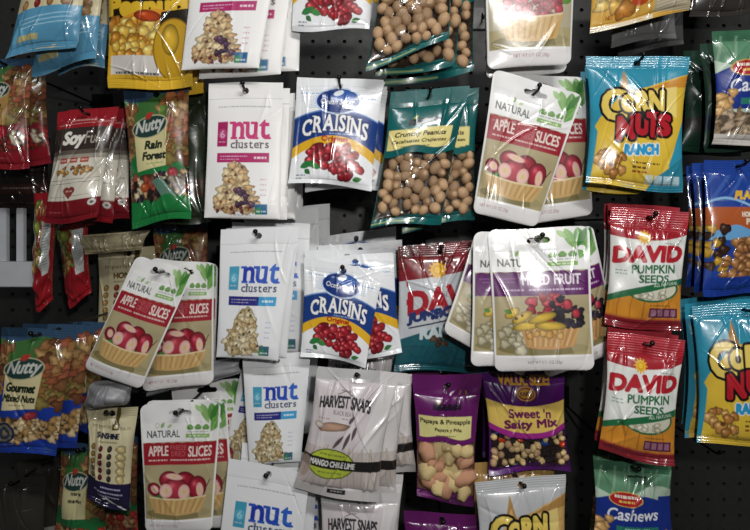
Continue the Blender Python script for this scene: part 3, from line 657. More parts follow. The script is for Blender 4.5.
# ------------------------------------------------------------------ the setting
def pegboard():
    x0, x1, z0, z1, pitch, r, n = -0.90, 0.90, -0.78, 0.62, 0.0254, 0.0032, 16
    V = []; Q = []
    nx, nz = int((x1-x0)/pitch), int((z1-z0)/pitch)
    for i in range(nx):
        for j in range(nz):
            cx, cz = x0+(i+.5)*pitch, z0+(j+.5)*pitch; b = len(V)
            for k in range(n):
                a = 2*math.pi*k/n; c, s = math.cos(a), math.sin(a); m = max(abs(c), abs(s))
                V.append((cx+c/m*pitch/2, 0, cz+s/m*pitch/2)); V.append((cx+c*r, 0, cz+s*r)); V.append((cx+c*r, .004, cz+s*r))
            for k in range(n):
                p, q = b+3*k, b+3*((k+1) % n)
                Q.append((p, q, q+1, p+1)); Q.append((p+1, q+1, q+2, p+2))
    o = link('wall_back', raw_mesh('wall_back', V, Q, M['board'], smooth=False)); tag(o, 'black pegboard wall with rows of round holes behind the snack bags', kind='structure')
    o = box('shade_backing_1', (x0, .0045, z0), (x1, .02, z1), M['dark'], bev=0); tag(o, 'black backing sheet standing in for the shade behind the pegboard holes', kind='structure')  # added black backing; its colour makes the holes look shaded
pegboard()
o = box('floor', (-1.6, -2.8, -1.32), (1.6, .02, -1.30), material('grey_vinyl_floor', color='6a6864', rough=.4, vary=.1, bscale=8), bev=0); tag(o, 'grey store floor below the pegboard', kind='structure')

# ------------------------------------------------------------------ a bag
def bag(name, label, cat, group, art, C, D, t=.014, mat='gloss', hole='round', hu=.5, hv=.05, head=.10, foot=.05, pouch=False, folds=9, fold_h=.0010,
        seed=1, res=1.6, fill=None, rc=0.0, Dt=None, world=None, low=None, crimp=False, dd=None):
    """C = four frame points TL, TR, BR, BL; D, Dt = camera distance of foot and head"""
    A = get_art(art); rng = random.Random(seed); Dt = D if Dt is None else Dt
    P = [np.array(p) for p in world] if world is not None else [W(*C[i], (Dt, Dt, D, D)[i]+(dd[i] if dd else 0)) for i in range(4)]
    wid = (np.linalg.norm(P[1]-P[0])+np.linalg.norm(P[2]-P[3]))/2; hgt = (np.linalg.norm(P[3]-P[0])+np.linalg.norm(P[2]-P[1]))/2
    nrm = np.cross((P[1]+P[2]-P[0]-P[3]), (P[0]+P[1]-P[2]-P[3])); nrm /= np.linalg.norm(nrm)
    if nrm[1] > 0: nrm = -nrm
    mm = wid*1000
    hpos = ((1-hu)*(1-hv)*P[0]+hu*(1-hv)*P[1]+hu*hv*P[2]+(1-hu)*hv*P[3])
    FO = []
    for _ in range(folds):
        fx = rng.uniform(.02, .98); fy = rng.choice([head, 1-foot, rng.uniform(.2, .8)]); ang = rng.gauss(math.pi/2, .5)
        FO.append((fx, fy, ang, rng.uniform(.25, .7), rng.uniform(.006, .026)*100/mm, rng.uniform(.4, 1.2)*fold_h*rng.choice([1, 1, -1]), rng.uniform(-.4, .4)))
    for _ in range(folds//2):      # short puckers leaving the seals
        top = rng.random() < .5
        FO.append((rng.uniform(.08, .92), head if top else 1-foot, math.pi/2+rng.uniform(-.25, .25), rng.uniform(.1, .22), rng.uniform(.010, .02), fold_h*.8, 0))
    asp = hgt/wid
    ph = [rng.uniform(0, 6.28) for _ in range(12)]
    def height(u, v):
        vb = np.clip((v-head)/(1-head-foot), 0, 1)
        if pouch: prof = np.sin(np.pi*np.clip(u, 0, 1))**.55*np.clip(vb, 0, 1)**.8*np.clip((1.0-v)/.10, .0, 1)**.5
        else: prof = (np.clip(np.sin(np.pi*u), 0, 1)**.6)*(np.clip(np.sin(np.pi*vb), 0, 1)**.5)
        return prof
    def wrinkle(u, v):
        w_ = np.zeros_like(u)
        for fx, fy, an, L, wd, a, cv in FO:
            dx, dy = u-fx, (v-fy)*asp; c, s = math.cos(an), math.sin(an)
            al = dx*c+dy*s; pe = -dx*s+dy*c+cv*al*al
            w_ += a*np.exp(-(np.abs(pe)/wd)**1.5)*np.exp(-(al/L)**2)
        w_ += .0007*(fold_h/.001)*(np.sin(5*u+4*v+ph[0])*np.sin(6*v*asp-3*u+ph[1])+.6*np.sin(11*u-5*v+ph[2])*np.sin(9*v+ph[3]))
        e = np.clip(np.minimum(np.minimum(u, 1-u)/.06, 1), 0, 1)
        hs = np.clip(np.minimum((v-head*.6)/.05, (1-foot*.6-v)/.05), .25, 1)
        return w_*e*hs
    def surf(u, v, side, art_sample=False):
        """u,v arrays -> world points. side +1 front, -1 back"""
        uu = u.copy()
        if rc:
            ru = rc/wid; rv = rc/hgt
            d = np.minimum(v, 1-v); k = np.clip((rv-d)/rv, 0, 1); s_ = 1-2*ru*(1-np.sqrt(np.clip(1-k*k, 0, 1))); uu = .5+(u-.5)*s_
        h = height(u, v)
        pin = 1-.05*np.sin(np.pi*np.clip((v-head*.5)/(1-head*.5), 0, 1))*(t/.014 if not pouch else .15)
        uu2 = .5+(uu-.5)*pin + .006*np.sin(7*v+ph[4])*(u-.5)
        vv = v + (.022 if not pouch else .010)*np.sin(4.1*u+ph[5])*(v > .5)*(v-.5)*2*(0.3 if pouch else 1) + .004*np.sin(6*u+ph[6])*(v < .3)
        X = ((1-uu2)*(1-vv))[..., None]*P[0]+(uu2*(1-vv))[..., None]*P[1]+(uu2*vv)[..., None]*P[2]+((1-uu2)*vv)[..., None]*P[3]
        wr = wrinkle(u, v)
        if side > 0: off = h*t*.55+wr
        else: off = -h*t*.45+wr*.5-.0004
        bend = .004*np.sin(2.2*u+ph[7])*(v)*(1-.5*v)+(0 if pouch else .003)*np.clip((v-1+foot)/foot, 0, 1)*np.sin(5*u+ph[8])     # the whole sheet is not quite flat
        cr = 0
        if crimp: cr = .00025*np.sin(v*hgt/.0026*2*math.pi)*(((v < head*.95) | (v > 1-foot*.9)))
        return X+(off+bend+cr)[..., None]*nrm, uu
    origin = hpos
    root = bpy.data.objects.new(name, None); COL.objects.link(root); root.location = origin; root.empty_display_size = .02
    tag(root, label, cat, group)
    if len(label.split()) > 16: print('LONG', len(label.split()), label)
    pieces = [('header', 0, head, A), ('bag_body', head, 1-foot, A), ('bottom_seal', 1-foot, 1, A)]
    def cut_hole(uc, vc):
        if hole is None: return np.zeros(uc.shape, bool)
        x = (uc-hu)*wid; y = (vc-hv)*hgt
        if hole == 'round': return x*x+y*y < .0036**2
        q = np.maximum(np.abs(x)-.0085, 0); return (q*q+y*y < .0030**2) | (x*x+(y+.001)**2 < .0046**2)
    rows_all = max(6, int(hgt*1000*res))
    nu = max(8, int(wid*1000*res))
    for pn, a, b, AA in pieces:
        nv = max(2, int(rows_all*(b-a)))
        V = []; Q = []; Cc = []
        for side, ku in ((1, 1), (-1, 3)):
            if hole and pn == 'header': ku = 1
            nuu, nvv = max(4, nu//ku), max(2, nv//ku)
            v_, u_ = np.meshgrid(np.linspace(a, b, nvv+1), np.linspace(0, 1, nuu+1), indexing='ij')
            pos, uu = surf(u_, v_, side)
            if side > 0 and A.bump.any():
                bx = np.clip((uu*A.w).astype(int), 0, A.w-1); by = np.clip((v_*A.h).astype(int), 0, A.h-1)
                pos = pos+(A.bump[by, bx]*.002)[..., None]*nrm
            idx = np.arange((nuu+1)*(nvv+1)).reshape(nvv+1, nuu+1)+len(V)
            q = np.stack([idx[:-1, :-1], idx[1:, :-1], idx[1:, 1:], idx[:-1, 1:]], -1)
            uc = (u_[:-1, :-1]+u_[1:, 1:])/2; vc = (v_[:-1, :-1]+v_[1:, 1:])/2
            keep = ~cut_hole(uc, vc)
            if side > 0: col = A.sample(uu, v_)
            else:
                col = np.empty(u_.shape+(3,), np.float32); col[:] = lin(hx(fill['back'])) if fill else A.sample(np.array([[.5]]), np.array([[.03]]))[0, 0]
            if side > 0 and A.win.any():
                w_m = A.win[np.clip((vc*A.h).astype(int), 0, A.h-1), np.clip((uc*A.w).astype(int), 0, A.w-1)]
                if pn == 'bag_body' and w_m.any():
                    wq = q[w_m]; wv, inv = np.unique(wq, return_inverse=True); flat = pos.reshape(-1, 3)
                    me = raw_mesh('window', flat[wv-len(V)]-origin, inv.reshape(wq.shape), M['film'])
                    root['_w'] = 1; win = link('window', me, root)
                    keep &= ~w_m
            if side < 0: q = q[..., ::-1]
            V.extend(list((pos-origin).reshape(-1, 3))); Q.extend(list(q[keep])); Cc.extend(list(col.reshape(-1, 3)))
        me = raw_mesh(pn, np.array(V), np.array(Q), M[mat], np.array(Cc))
        link(pn, me, root)
    if '_w' in root.keys(): del root['_w']
    if fill and A.win.any():
        ys, xs = np.nonzero(A.win); vlo, vhi = ys.min()/A.h, ys.max()/A.h
        pts = []; tries = 0; R = fill['r']; n = fill['n']
        while len(pts) < n and tries < 4000:
            tries += 1
            mg = fill.get('side', .9)*R/wid; u, v = rng.uniform(mg, 1-mg), rng.uniform(vlo+.6*R/hgt, vhi-.5*R/hgt)
            if not A.win[min(int(v*A.h), A.h-1), min(int(u*A.w), A.w-1)]: continue
            if v > 1-foot-R/hgt: continue
            if min([math.hypot((u-a)*wid, (v-b)*hgt) for a, b in pts] or [9]) < R*fill.get('gap', 1.55): continue
            pts.append((u, v))
        for u, v in pts:
            fp, _ = surf(np.array([[u]]), np.array([[v]]), 1); bp, _ = surf(np.array([[u]]), np.array([[v]]), -1)
            room = np.linalg.norm(fp-bp)
            kind, proto = rng.choice(fill['protos'])
            o = bpy.data.objects.new(kind, proto); COL.objects.link(o); o.parent = root
            k = R*rng.uniform(.86, 1.16)
            mid = (fp[0, 0]+bp[0, 0])/2; o.location = (fp[0, 0]-nrm*(k*.95+.0006) if room > 1.9*k else mid+nrm*.001)-origin; o.scale = (k, k, k)
            o.rotation_euler = (rng.uniform(0, 6.28), rng.uniform(0, 6.28), rng.uniform(0, 6.28))
    root['_n'] = 0; del root['_n']
    return dict(root=root, P=P, hole=hpos, nrm=nrm, wid=wid, hgt=hgt)
def lumpy(name, mat, sx, sy, sz, lump, seed, sub=3):
    import bmesh
    bm = bmesh.new(); bmesh.ops.create_icosphere(bm, subdivisions=sub, radius=1); rng = random.Random(seed); p = [rng.uniform(0, 6) for _ in range(6)]
    for v in bm.verts:
        x, y, z = v.co; k = 1+lump*(math.sin(3*x+p[0])*math.sin(3*y+p[1])+.6*math.sin(6*z+p[2])*math.sin(5*x+p[3]))
        v.co = (x*sx*k, y*sy*k, z*sz*k)
    me = bpy.data.meshes.new(name); bm.to_mesh(me); bm.free(); me.materials.append(mat)
    for f in me.polygons: f.use_smooth = True
    return me
PN = [('peanut', lumpy('peanut', M['peanut'], 1.15, .95, .9, .04, s)) for s in (1, 2, 3)]
PAP = [('fruit_chunk', lumpy('fruit_chunk', M['pineapple'], 1.35, 1, .8, .22, 4, 2)), ('fruit_chunk', lumpy('fruit_chunk', M['papaya'], 1.3, 1, .8, .2, 5, 2)), ('fruit_chunk', lumpy('fruit_chunk', M['pineapple'], 1, 1.2, .8, .22, 6, 2))]
MIX = [('mixed_nut', lumpy('mixed_nut', M['palenut'], 1.2, .9, .8, .08, 7, 2)), ('mixed_nut', lumpy('mixed_nut', M['peanut'], 1.1, 1, .9, .05, 8, 2)), ('raisin', lumpy('raisin', M['raisin'], 1.2, .9, .7, .25, 9, 2)), ('raisin', lumpy('raisin', M['raisin'], 1, 1, .8, .25, 10, 2)), ('mixed_nut', lumpy('mixed_nut', M['palenut'], .9, .9, .8, .05, 11, 2)), ('candy', lumpy('candy', M['redcandy'], 1, 1, .55, 0, 12, 2)), ('candy', lumpy('candy', M['bluecandy'], 1, 1, .55, 0, 13, 2))]
FILL = {'peanut': dict(r=.0064, n=98, protos=PN, gap=1.46, side=.95, back='3a2c20'), 'papaya': dict(r=.0112, n=32, protos=PAP, gap=1.0, side=1.2, back='7a5a3c'), 'mix': dict(r=.0046, n=98, protos=MIX[:5]*3+MIX[5:], gap=1.3, back='3a2a20')}

def hook(hp, where, y_front=None, drop=0.0):
    x, y, z = hp; root = bpy.data.objects.new('peg_hook', None); COL.objects.link(root); root.location = (x, -.002, z)
    tag(root, where, 'hook', 'wire hooks on the pegboard')
    L = y+.002-.012           # wire end, in front of the bag
    z0 = .0012
    path = [(0, .004, .012+z0), (0, -.002, .012+z0), (0, -.006, .006+z0), (0, -.012, z0), (0, L*.5, z0), (0, L+.008, z0), (0, L+.001, z0+.001), (0, L-.003, z0+.0035)]
    tube('wire', path, .0016, M['wire'], root, 8)
    box('wall_plate', (-.016, -.0035, -.012), (.016, -.0005, .022), M['wire'], root)
    b = lumpy('tip', M['wire'], .0028, .0028, .0028, 0, 1, 2); link('tip', b, root, (0, L-.003, z0+.0045))
    return root
ORD = ['second', 'third', 'fourth', 'fifth', 'sixth', 'seventh']
def stack(name, what, cat, where, art, C, D, behind=(), hooked=True, front_label=None, **kw):
    """front bag given by its corners; behind = (distance back, dx mm, dz mm, turn deg) for each one further along the hook"""
    what, where = what.strip(), where.strip(); grp = what+' '+where
    if len((what+' frontmost '+where).split()) > 16: print('LONG', what, '|', where)
    first = bag(name, front_label or (f'{what}, frontmost {where}' if behind else f'{what} {where}'), cat, grp[:70] if behind else None, art, C, D, **kw)
    hp = first['hole']
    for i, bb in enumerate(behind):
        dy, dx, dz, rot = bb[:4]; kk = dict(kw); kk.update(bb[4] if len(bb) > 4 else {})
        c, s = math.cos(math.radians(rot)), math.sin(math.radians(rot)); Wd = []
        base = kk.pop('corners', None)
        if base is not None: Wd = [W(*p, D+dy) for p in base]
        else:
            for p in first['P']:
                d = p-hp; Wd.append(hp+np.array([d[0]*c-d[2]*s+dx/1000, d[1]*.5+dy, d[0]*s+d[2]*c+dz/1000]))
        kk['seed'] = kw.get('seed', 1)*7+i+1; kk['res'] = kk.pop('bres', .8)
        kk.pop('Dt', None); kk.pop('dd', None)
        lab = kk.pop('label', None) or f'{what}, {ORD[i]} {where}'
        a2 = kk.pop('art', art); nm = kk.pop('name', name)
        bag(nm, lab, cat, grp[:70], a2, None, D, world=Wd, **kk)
    if hooked: hook(hp, 'black wire hook through the '+name.replace('_', ' ')+' '+where)
    return first
# ------------------------------------------------------------------ the goods, by hook
NAT = dict(mat='semi', hole='euro', pouch=True, rc=.008, t=.012, folds=7, fold_h=.0009, head=.16, foot=.10, hv=.085)
CLU = dict(mat='matte', pouch=True, t=.012, folds=5, fold_h=.0006, head=.12, foot=.05, hv=.065)
CRA = dict(mat='gloss', t=.012, folds=8, fold_h=.0010, head=.12, foot=.04, hv=.07)
PIL = dict(mat='gloss', t=.020, folds=13, fold_h=.0018, head=.09, foot=.05, hv=.055, crimp=True)
# --- row at the top edge
stack('trail_mix_bag', 'cream trail mix bag with a sky blue foot', 'snack bag', 'in the top left corner', ('imperial', 'sky'), [(38, -92), (102, -98), (77, 45), (8, 60)], .62,
      [(.03, 0, 0, 0, dict(corners=[(58, -90), (118, -92), (96, 62), (30, 73)])), (.07, 0, 0, 0, dict(corners=[(68, -80), (124, -82), (104, 69), (58, 72)]))], seed=3, **PIL)
stack('peanut_bag', 'yellow and black peanuts bag', 'snack bag', 'at the top edge left of centre', 'peanuts', [(104, -90), (200, -90), (193, 84), (106, 91)], .63,
      [(.03, 5, 2, -1)], seed=5, **PIL)
stack('nut_cluster_pouch', 'white nut cluster pouch with a cut off pink bar', 'snack pouch', 'at the top edge', ('clusters', 'pink'), [(196, -68), (284, -70), (259, 68), (181, 70)], .60,
      [(.03, 0, 0, 0, dict(corners=[(212, -60), (296, -60), (281, 74), (198, 79)])), (.055, 0, 0, 0, dict(corners=[(224, -56), (302, -56), (299, 70), (216, 74)]))], seed=6, **CLU)
stack('dried_cranberry_bag', 'white dried cranberry bag showing only its berries', 'snack bag', 'at the top edge', 'craisins', [(290, -78), (382, -76), (369, 31), (292, 28)], .64,
      [(.03, 0, 0, 0, dict(corners=[(282, -72), (370, -72), (366, 29), (284, 32)])), (.06, 0, 0, 0, dict(corners=[(300, -64), (384, -64), (378, 28), (296, 32)]))], seed=7, **CRA)
kw = dict(PIL); kw.update(fill=FILL['peanut'], folds=7, crimp=False)
stack('crunchy_peanut_bag', 'clear and teal crunchy peanut bag', 'snack bag', 'at the top edge', ('crunchy', 'peanut'), [(385, -72), (462, -74), (449, 40), (366, 69)], .60,
      [(.03, 0, 0, 0, dict(corners=[(400, -60), (474, -62), (456, 64), (374, 78)])), (.06, 0, 0, 0, dict(corners=[(410, -56), (480, -58), (474, 70), (384, 88)]))], seed=8, **kw)
stack('dried_fruit_pouch', 'pale dried strawberry pouch printed with a basket', 'snack pouch', 'at the top edge', ('natural', 'berry'), [(484, -82), (576, -84), (571, 64), (487, 70)], .62,
      [(.035, 4, 0, 1)], seed=9, **NAT)
stack('snack_mix_bag', 'amber snack bag with a silvery clear side', 'snack bag', 'at the top edge right of centre', 'amber', [(588, -92), (696, -96), (690, 12), (590, 31)], .63,
      [(.05, 0, 0, 0, dict(corners=[(606, -60), (676, -60), (676, 38), (612, 46)], art=('plain', '777777'), label='silvery grey bag hanging below and behind the amber snack bag')),
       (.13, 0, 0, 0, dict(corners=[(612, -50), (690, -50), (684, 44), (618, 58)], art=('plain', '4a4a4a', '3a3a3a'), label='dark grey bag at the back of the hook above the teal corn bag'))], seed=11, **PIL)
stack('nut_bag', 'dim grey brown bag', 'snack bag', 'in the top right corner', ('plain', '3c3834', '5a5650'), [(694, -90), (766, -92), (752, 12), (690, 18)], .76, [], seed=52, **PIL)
# --- second row
kw = dict(PIL); kw['mat'] = 'gloss'
stack('trail_mix_bag', 'brown and red trail mix bag with a green oval', 'snack bag', 'under the sky blue foot', ('nutty', 'brown'), [(-25, 60), (34, 58), (30, 167), (-24, 170)], .66,
      [(.05, 0, 0, 0, dict(corners=[(-10, 62), (46, 62), (52, 164), (0, 166)]))], seed=12, **kw)
stack('soy_snack_bag', 'red and cream soy snack bag', 'snack bag', 'beside the green rain forest bag', 'soy', [(58, 112), (119, 106), (98, 219), (44, 223)], .66,
      [(.03, 0, 0, 0, dict(corners=[(68, 110), (126, 108), (114, 222), (62, 226)])), (.06, 0, 0, 0, dict(corners=[(80, 110), (132, 110), (130, 220), (82, 224)]))], seed=13, **PIL)
stack('trail_mix_bag', 'green rain forest trail mix bag with a cream label', 'snack bag', 'beside the soy snacks', ('nutty', 'green'), [(123, 90), (189, 83), (192, 219), (131, 227)], .65,
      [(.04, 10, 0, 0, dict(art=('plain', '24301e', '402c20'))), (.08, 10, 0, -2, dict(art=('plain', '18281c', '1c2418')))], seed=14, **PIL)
stack('nut_cluster_pouch', 'white nut cluster pouch with pink lettering', 'snack pouch', 'above the blue lettered ones', ('clusters', 'pink'), [(209, 83), (283, 82), (280, 219), (204, 218)], .62,
      [(.03, 3, 0, 0), (.06, 5, 1, 1.2), (.09, 6, 0, 0), (.125, 7, 1, 1)], seed=15, **CLU)
stack('dried_cranberry_bag', 'white dried cranberry bag', 'snack bag', 'left of the crunchy peanuts', 'craisins', [(297, 77), (384, 80), (372, 190), (288, 183)], .63,
      [(.04, 0, 0, 0, dict(corners=[(306, 80), (387, 82), (384, 189), (305, 192)])), (.08, 0, 0, 0, dict(corners=[(304, 84), (388, 86), (380, 184), (310, 190)]))], seed=16, **CRA)
kw = dict(PIL); kw.update(fill=FILL['peanut'], folds=9, crimp=False, head=.12)
stack('crunchy_peanut_bag', 'clear and teal crunchy peanut bag with a yellow label', 'snack bag', 'in the second row', ('crunchy', 'peanut'), [(391, 92), (470, 86), (442, 222), (370, 229)], .62,
      [(.035, 0, 0, 0, dict(corners=[(406, 90), (479, 88), (475, 221), (402, 231)]))], seed=17, **kw)
kw = dict(NAT)
stack('apple_slice_pouch', 'tilted pale pouch of dried apple slices', 'snack pouch', 'beside the teal corn bag', ('natural', 'apple'), [(494, 69), (583, 95), (536, 227), (473, 213)], .62,
      [(.035, 0, 0, 0, dict(corners=[(500, 72), (585, 78), (592, 214), (524, 226)], bres=1.4)), (.07, 0, 0, 0, dict(corners=[(510, 80), (583, 84), (585, 210), (528, 214)]))], seed=18, **kw)
kw = dict(PIL); kw.update(t=.024, fold_h=.0015)
stack('corn_snack_bag', 'teal and yellow ranch corn snack bag', 'snack bag', 'above the red pumpkin seed bags', ('corn', 'teal'), [(586, 56), (690, 57), (684, 190), (585, 186)], .61,
      [(.03, 8, -2, 0), (.06, 14, -2, 0)], seed=19, dd=(.010, -.010, -.012, .008), **kw)
stack('cashew_bag', 'green and blue cashew bag with a red oval', 'snack bag', 'at the upper right edge', 'cashew', [(712, 32), (800, 26), (802, 142), (713, 146)], .63,
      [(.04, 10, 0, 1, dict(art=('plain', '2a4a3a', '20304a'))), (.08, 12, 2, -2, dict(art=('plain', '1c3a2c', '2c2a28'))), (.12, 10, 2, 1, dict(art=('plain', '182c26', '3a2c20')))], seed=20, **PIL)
# --- third row
kw = dict(PIL); kw['hole'] = None
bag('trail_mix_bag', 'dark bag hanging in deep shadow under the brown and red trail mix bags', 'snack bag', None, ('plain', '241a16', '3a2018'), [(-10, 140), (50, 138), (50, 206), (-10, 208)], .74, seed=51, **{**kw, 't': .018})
bag('trail_mix_bag', 'narrow red trail mix bag seen edge on below the soy snacks', 'snack bag', 'red bags turned edge on at the left', 'red', [(34, 194), (58, 192), (52, 302), (36, 312)], .72, Dt=.70, seed=21, **{**kw, 't': .03, 'fold_h': .003})
bag('trail_mix_bag', 'red trail mix bag with a grey text panel turned half away', 'snack bag', 'red bags turned edge on at the left', 'red', [(52, 210), (88, 204), (92, 294), (68, 308)], .76, Dt=.74, seed=22, **{**kw, 't': .03, 'fold_h': .003})
stack('trail_mix_bag', 'cream trail mix bag hanging in shadow', 'snack bag', 'behind the left apple slice pouches', ('imperial', 'cream'), [(98, 250), (160, 246), (158, 345), (96, 348)], .80,
      [], seed=23, front_label='dim cream trail mix bag hanging in shadow left of the apple slices', **PIL)
bag('trail_mix_bag', 'cream bag foot folded forward above the dim cream trail mix bag', 'snack bag', None, ('plain', 'b0a684', '8a8060'), [(74, 236), (150, 230), (142, 250), (86, 254)], .74, seed=24, **{**kw, 't': .014})
stack('trail_mix_bag', 'dark green trail mix bag in shadow', 'snack bag', 'above the left apple slices', ('nutty', 'wheat'), [(152, 222), (208, 222), (210, 330), (158, 330)], .80,
      [(.03, -10, 3, 2)], seed=25, **PIL)
stack('apple_slice_pouch', 'tilted pale pouch of dried apple slices', 'snack pouch', 'on the left side of the wall', ('natural', 'apple'), [(137, 255), (193, 272), (141, 390), (84, 368)], .62,
      [(.03, 0, 0, 0, dict(corners=[(158, 262), (214, 262), (213, 384), (142, 392)], bres=1.4)), (.06, 0, 0, 0, dict(corners=[(150, 258), (218, 264), (216, 378), (150, 384)]))], seed=26, **NAT)
stack('nut_cluster_pouch', 'white nut cluster pouch with blue lettering', 'snack pouch', 'under the pink lettered ones', ('clusters', 'blue'), [(221, 229), (297, 227), (278, 361), (216, 357)], .62,
      [(.03, 0, 0, 0, dict(corners=[(226, 228), (299, 226), (287, 357), (226, 356)])), (.07, 0, 0, 0, dict(corners=[(232, 222), (310, 224), (307, 352), (238, 352)])), (.12, 0, 0, 0, dict(corners=[(244, 214), (318, 207), (322, 342), (248, 346)])), (.17, 0, 0, 0, dict(corners=[(262, 208), (330, 204), (330, 330), (262, 332)]))], seed=27, **CLU)
stack('dried_cranberry_bag', 'white dried cranberry bag', 'snack bag', 'in the middle of the third row', 'craisins', [(304, 257), (384, 272), (366, 367), (300, 356)], .63,
      [(.03, 0, 0, 0, dict(corners=[(316, 258), (393, 252), (402, 353), (330, 361)], bres=1.3)), (.05, 0, 0, 0, dict(corners=[(304, 250), (390, 250), (392, 350), (310, 352)])),
       (.09, 0, 0, 0, dict(corners=[(318, 246), (402, 240), (400, 340), (326, 348)])), (.14, 0, 0, 0, dict(corners=[(316, 238), (396, 226), (396, 330), (322, 330)]))], seed=28, **CRA)
kw = dict(PIL); kw.update(t=.022)
stack('sunflower_seed_bag', 'red and teal jumbo ranch seed bag', 'snack bag', 'left of the mixed fruit', 'ranch', [(398, 247), (482, 241), (488, 371), (393, 373)], .68,
      [(.05, 2, 0, 0)], seed=29, **kw)
kw = dict(NAT)
stack('mixed_fruit_pouch', 'pale mixed fruit pouch with a purple band', 'snack pouch', 'right of the jumbo ranch bag', ('natural', 'mixed'), [(488, 230), (589, 226), (594, 370), (495, 371)], .58,
      [(.02, 0, 0, 0, dict(corners=[(474, 232), (566, 230), (558, 366), (471, 367)], bres=1.3)), (.045, 0, 0, 0, dict(corners=[(476, 232), (560, 262), (524, 378), (443, 332)], bres=1.3)),
       (.07, 0, 0, 0, dict(corners=[(512, 248), (592, 224), (622, 350), (546, 378)], bres=1.3))], seed=30, dd=(.018, .0, -.004, .014), **{**kw, 'fold_h': .0012})
stack('pumpkin_seed_bag', 'red and white pumpkin seed bag', 'snack bag', 'directly under the teal corn bag', 'david', [(611, 207), (689, 212), (680, 333), (604, 323)], .62,
      [(.03, 8, 6, 0), (.05, 12, 6, 0)], seed=31, dd=(.006, -.006, -.01, .002), **{**PIL, 'head': .16, 'hv': .08})
stack('honey_peanut_bag', 'blue and orange honey peanut bag', 'snack bag', 'at the right edge', 'honey', [(704, 160), (772, 160), (774, 296), (703, 294)], .62,
      [(.03, 4, 0, 1), (.06, 14, 0, 0)], seed=32, **PIL)
# --- fourth row
kw = dict(PIL)
stack('mixed_nut_bag', 'blue gourmet mixed nut bag', 'snack bag', 'at the left edge', ('nutty', 'blue'), [(2, 327), (78, 331), (55, 458), (-14, 451)], .63,
      [(.03, 5, 0, 1), (.07, 0, 0, 0, dict(corners=[(70, 322), (106, 322), (100, 430), (66, 434)])) ], seed=33, **kw)
stack('sunshine_mix_bag', 'small cream sunshine mix bag with a purple foot', 'snack bag', 'left of the lowest apple slice pouch', ('imperial', 'purple'), [(87, 408), (138, 407), (130, 512), (86, 500)], .66, [], seed=34, front_label='small cream sunshine mix bag with a purple foot beside the apple slices', **PIL)
bag('foil_pouch', 'grey pouch foot curling out above the sunshine mix bag', 'snack pouch', 'pouches lying behind the left apple slices', ('plain', '88888c'), [(88, 382), (136, 378), (132, 404), (80, 410)], .64, seed=35, **{**CLU, 'hole': None, 't': .03, 'rc': .011, 'fold_h': .003, 'pouch': False})
bag('foil_pouch', 'grey pouch foot below the left apple slice pouches', 'snack pouch', 'pouches lying behind the left apple slices', ('plain', '98989c'), [(150, 372), (242, 356), (243, 372), (144, 398)], .67, seed=36, **{**CLU, 'hole': None, 't': .02, 'rc': .006, 'fold_h': .002, 'pouch': False})
stack('apple_slice_pouch', 'upright pale pouch of dried apple slices', 'snack pouch', 'at the bottom left', ('natural', 'apple'), [(140, 404), (221, 401), (212, 532), (145, 533)], .61,
      [(.04, 0, 0, 0, dict(corners=[(146, 400), (226, 400), (236, 528), (158, 530)])), (.08, 5, 2, 3)], seed=37, **NAT)
stack('nut_cluster_pouch', 'white nut cluster pouch with blue lettering', 'snack pouch', 'left of the harvest snaps', ('clusters', 'blue'), [(242, 355), (311, 352), (301, 461), (249, 465)], .65,
      [(.04, 0, 0, 0, dict(corners=[(244, 358), (292, 350), (262, 462), (224, 448)], bres=1.2)), (.08, 2, 2, 1)], seed=38, **CLU)
kw = dict(PIL); kw.update(mat='semi', t=.026, fold_h=.0022, folds=14, head=.10, foot=.08, crimp=False)
stack('bean_crisp_bag', 'pale pink bean crisp bag with a black band', 'snack bag', 'under the cranberry bags', 'snaps', [(318, 366), (399, 373), (378, 505), (294, 487)], .61,
      [(.04, 0, 0, 0, dict(corners=[(330, 368), (408, 374), (396, 500), (322, 492)], bres=1.2)), (.07, 0, 0, 0, dict(corners=[(340, 370), (412, 374), (417, 474), (346, 478)])), (.12, 4, 4, 1)], seed=39, **kw)
kw = dict(PIL); kw.update(fill=FILL['papaya'], folds=8, crimp=False, head=.16, hv=.09)
stack('dried_papaya_bag', 'purple papaya and pineapple bag', 'snack bag', 'above its twin at the bottom edge', ('crunchy', 'papaya'), [(412, 375), (482, 374), (474, 506), (417, 498)], .66,
      [(.05, 3, 0, 0, dict(fill=None, art=('plain', '4c1249')))], seed=40, **kw)
kw = dict(PIL); kw.update(fill=FILL['mix'], folds=10, crimp=False, hole=None)
stack('snack_mix_bag', 'purple value size sweet and salty mix bag', 'snack bag', 'below the mixed fruit pouches', 'sweet', [(482, 372), (564, 374), (571, 472), (489, 474)], .66,
      [(.05, 2, 0, 0, dict(fill=None, art=('plain', '3c1450')))], seed=41, **kw)
stack('pumpkin_seed_bag', 'red and white pumpkin seed bag', 'snack bag', 'above the cashew bag at the bottom', 'david', [(608, 332), (685, 340), (674, 466), (598, 450)], .60,
      [(.03, 11, 0, -2), (.06, 20, 4, 1)], seed=42, dd=(.006, -.006, -.01, .002), **{**PIL, 'head': .16, 'hv': .08})
kw = dict(PIL); kw.update(t=.024, fold_h=.0015)
stack('corn_snack_bag', 'teal and yellow ranch corn snack bag', 'snack bag', 'under the blue peanut bag', ('corn', 'teal'), [(692, 307), (800, 300), (802, 446), (696, 444)], .61,
      [(.03, 4, 0, -1), (.06, 14, 2, 0)], seed=43, dd=(.012, -.022, -.026, .006), **kw)
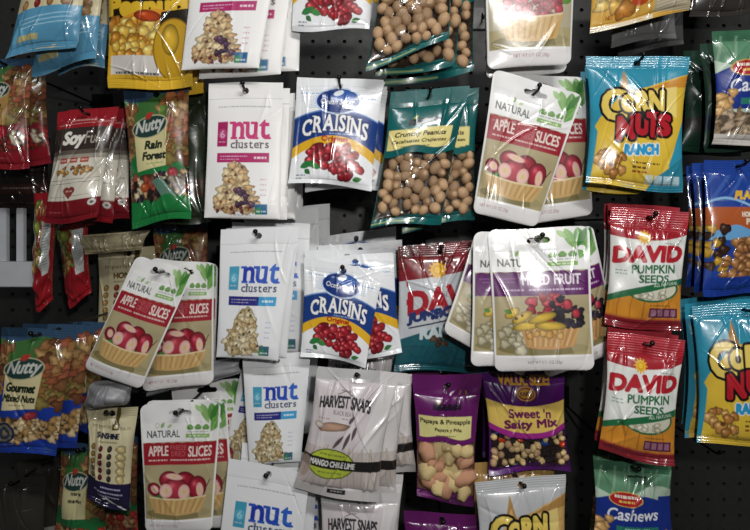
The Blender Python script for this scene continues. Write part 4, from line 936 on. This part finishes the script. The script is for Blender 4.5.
# --- row cut by the bottom edge
stack('trail_mix_bag', 'green trail mix bag with a cream label in shadow', 'snack bag', 'at the bottom left edge', ('nutty', 'wheat'), [(62, 440), (106, 448), (108, 560), (52, 556)], .72,
      [(.04, 24, 0, 0)], seed=44, **PIL)
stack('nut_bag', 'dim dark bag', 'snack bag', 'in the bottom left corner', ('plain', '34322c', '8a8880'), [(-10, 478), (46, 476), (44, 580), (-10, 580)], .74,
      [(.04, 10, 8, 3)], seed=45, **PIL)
stack('nut_cluster_pouch', 'white nut cluster pouch with blue lettering', 'snack pouch', 'cut by the bottom edge', ('clusters', 'blue'), [(229, 458), (310, 474), (296, 604), (212, 598)], .62,
      [(.04, 6, 3, 2), (.08, 0, 0, 0, dict(corners=[(262, 462), (330, 470), (326, 590), (250, 590)])), (.12, 0, 0, 0, dict(corners=[(300, 466), (372, 468), (366, 580), (296, 580)]))], seed=46, **CLU)
kw = dict(PIL); kw.update(mat='semi', t=.022, fold_h=.0012, crimp=False)
stack('bean_crisp_bag', 'pale pink bean crisp bag', 'snack bag', 'cut by the bottom edge', 'snaps', [(321, 491), (400, 494), (394, 612), (316, 608)], .64,
      [(.04, 6, 4, 0), (.08, 10, 6, -1)], seed=47, **kw)
kw = dict(PIL); kw.update(folds=6, crimp=False)
stack('dried_papaya_bag', 'purple papaya and pineapple bag', 'snack bag', 'cut by the bottom edge', ('crunchy', 'papaya'), [(404, 511), (480, 515), (478, 640), (406, 636)], .66, [], seed=48, front_label='purple papaya bag of which only the header shows at the bottom edge', **kw)
kw = dict(PIL); kw.update(t=.024, fold_h=.0013)
stack('corn_snack_bag', 'grey and tan corn snack bag', 'snack bag', 'at the bottom edge', ('corn', 'tan'), [(475, 482), (566, 474), (572, 604), (478, 606)], .63,
      [(.05, 3, 0, 0, dict(art=('plain', 'b08c50')))], seed=49, **kw)
stack('cashew_bag', 'green and blue cashew bag with a red oval', 'snack bag', 'cut by the bottom edge', 'cashew', [(594, 460), (671, 466), (677, 562), (590, 558)], .64,
      [(.04, 14, 2, 0)], seed=50, **PIL)
# --- hooks that carry nothing in view, and the shelf bracket at the left
hook(W(713, 452, .74), 'bare black wire hook sticking out below the right hand corn bag')
def bracket():
    root = bpy.data.objects.new('shelf_bracket', None); COL.objects.link(root); root.location = W(0, 275, .72)
    tag(root, 'grey plastic shelf bracket with upright bars at the left edge', 'bracket')
    R = root.location
    def bx(n, u0, v0, u1, v1, D, dp):
        a, b = W(u0, v1, D)-np.array(R), W(u1, v0, D)-np.array(R); box(n, (a[0], a[1], a[2]), (b[0], a[1]+dp, b[2]), M['greyplastic'], root)
    bx('rail', -40, 262, 33, 287, .72, .02)
    for x in (-14, 2, 19): bx('upright_bar', x-3, 208, x+4, 263, .735, .008)
bracket()
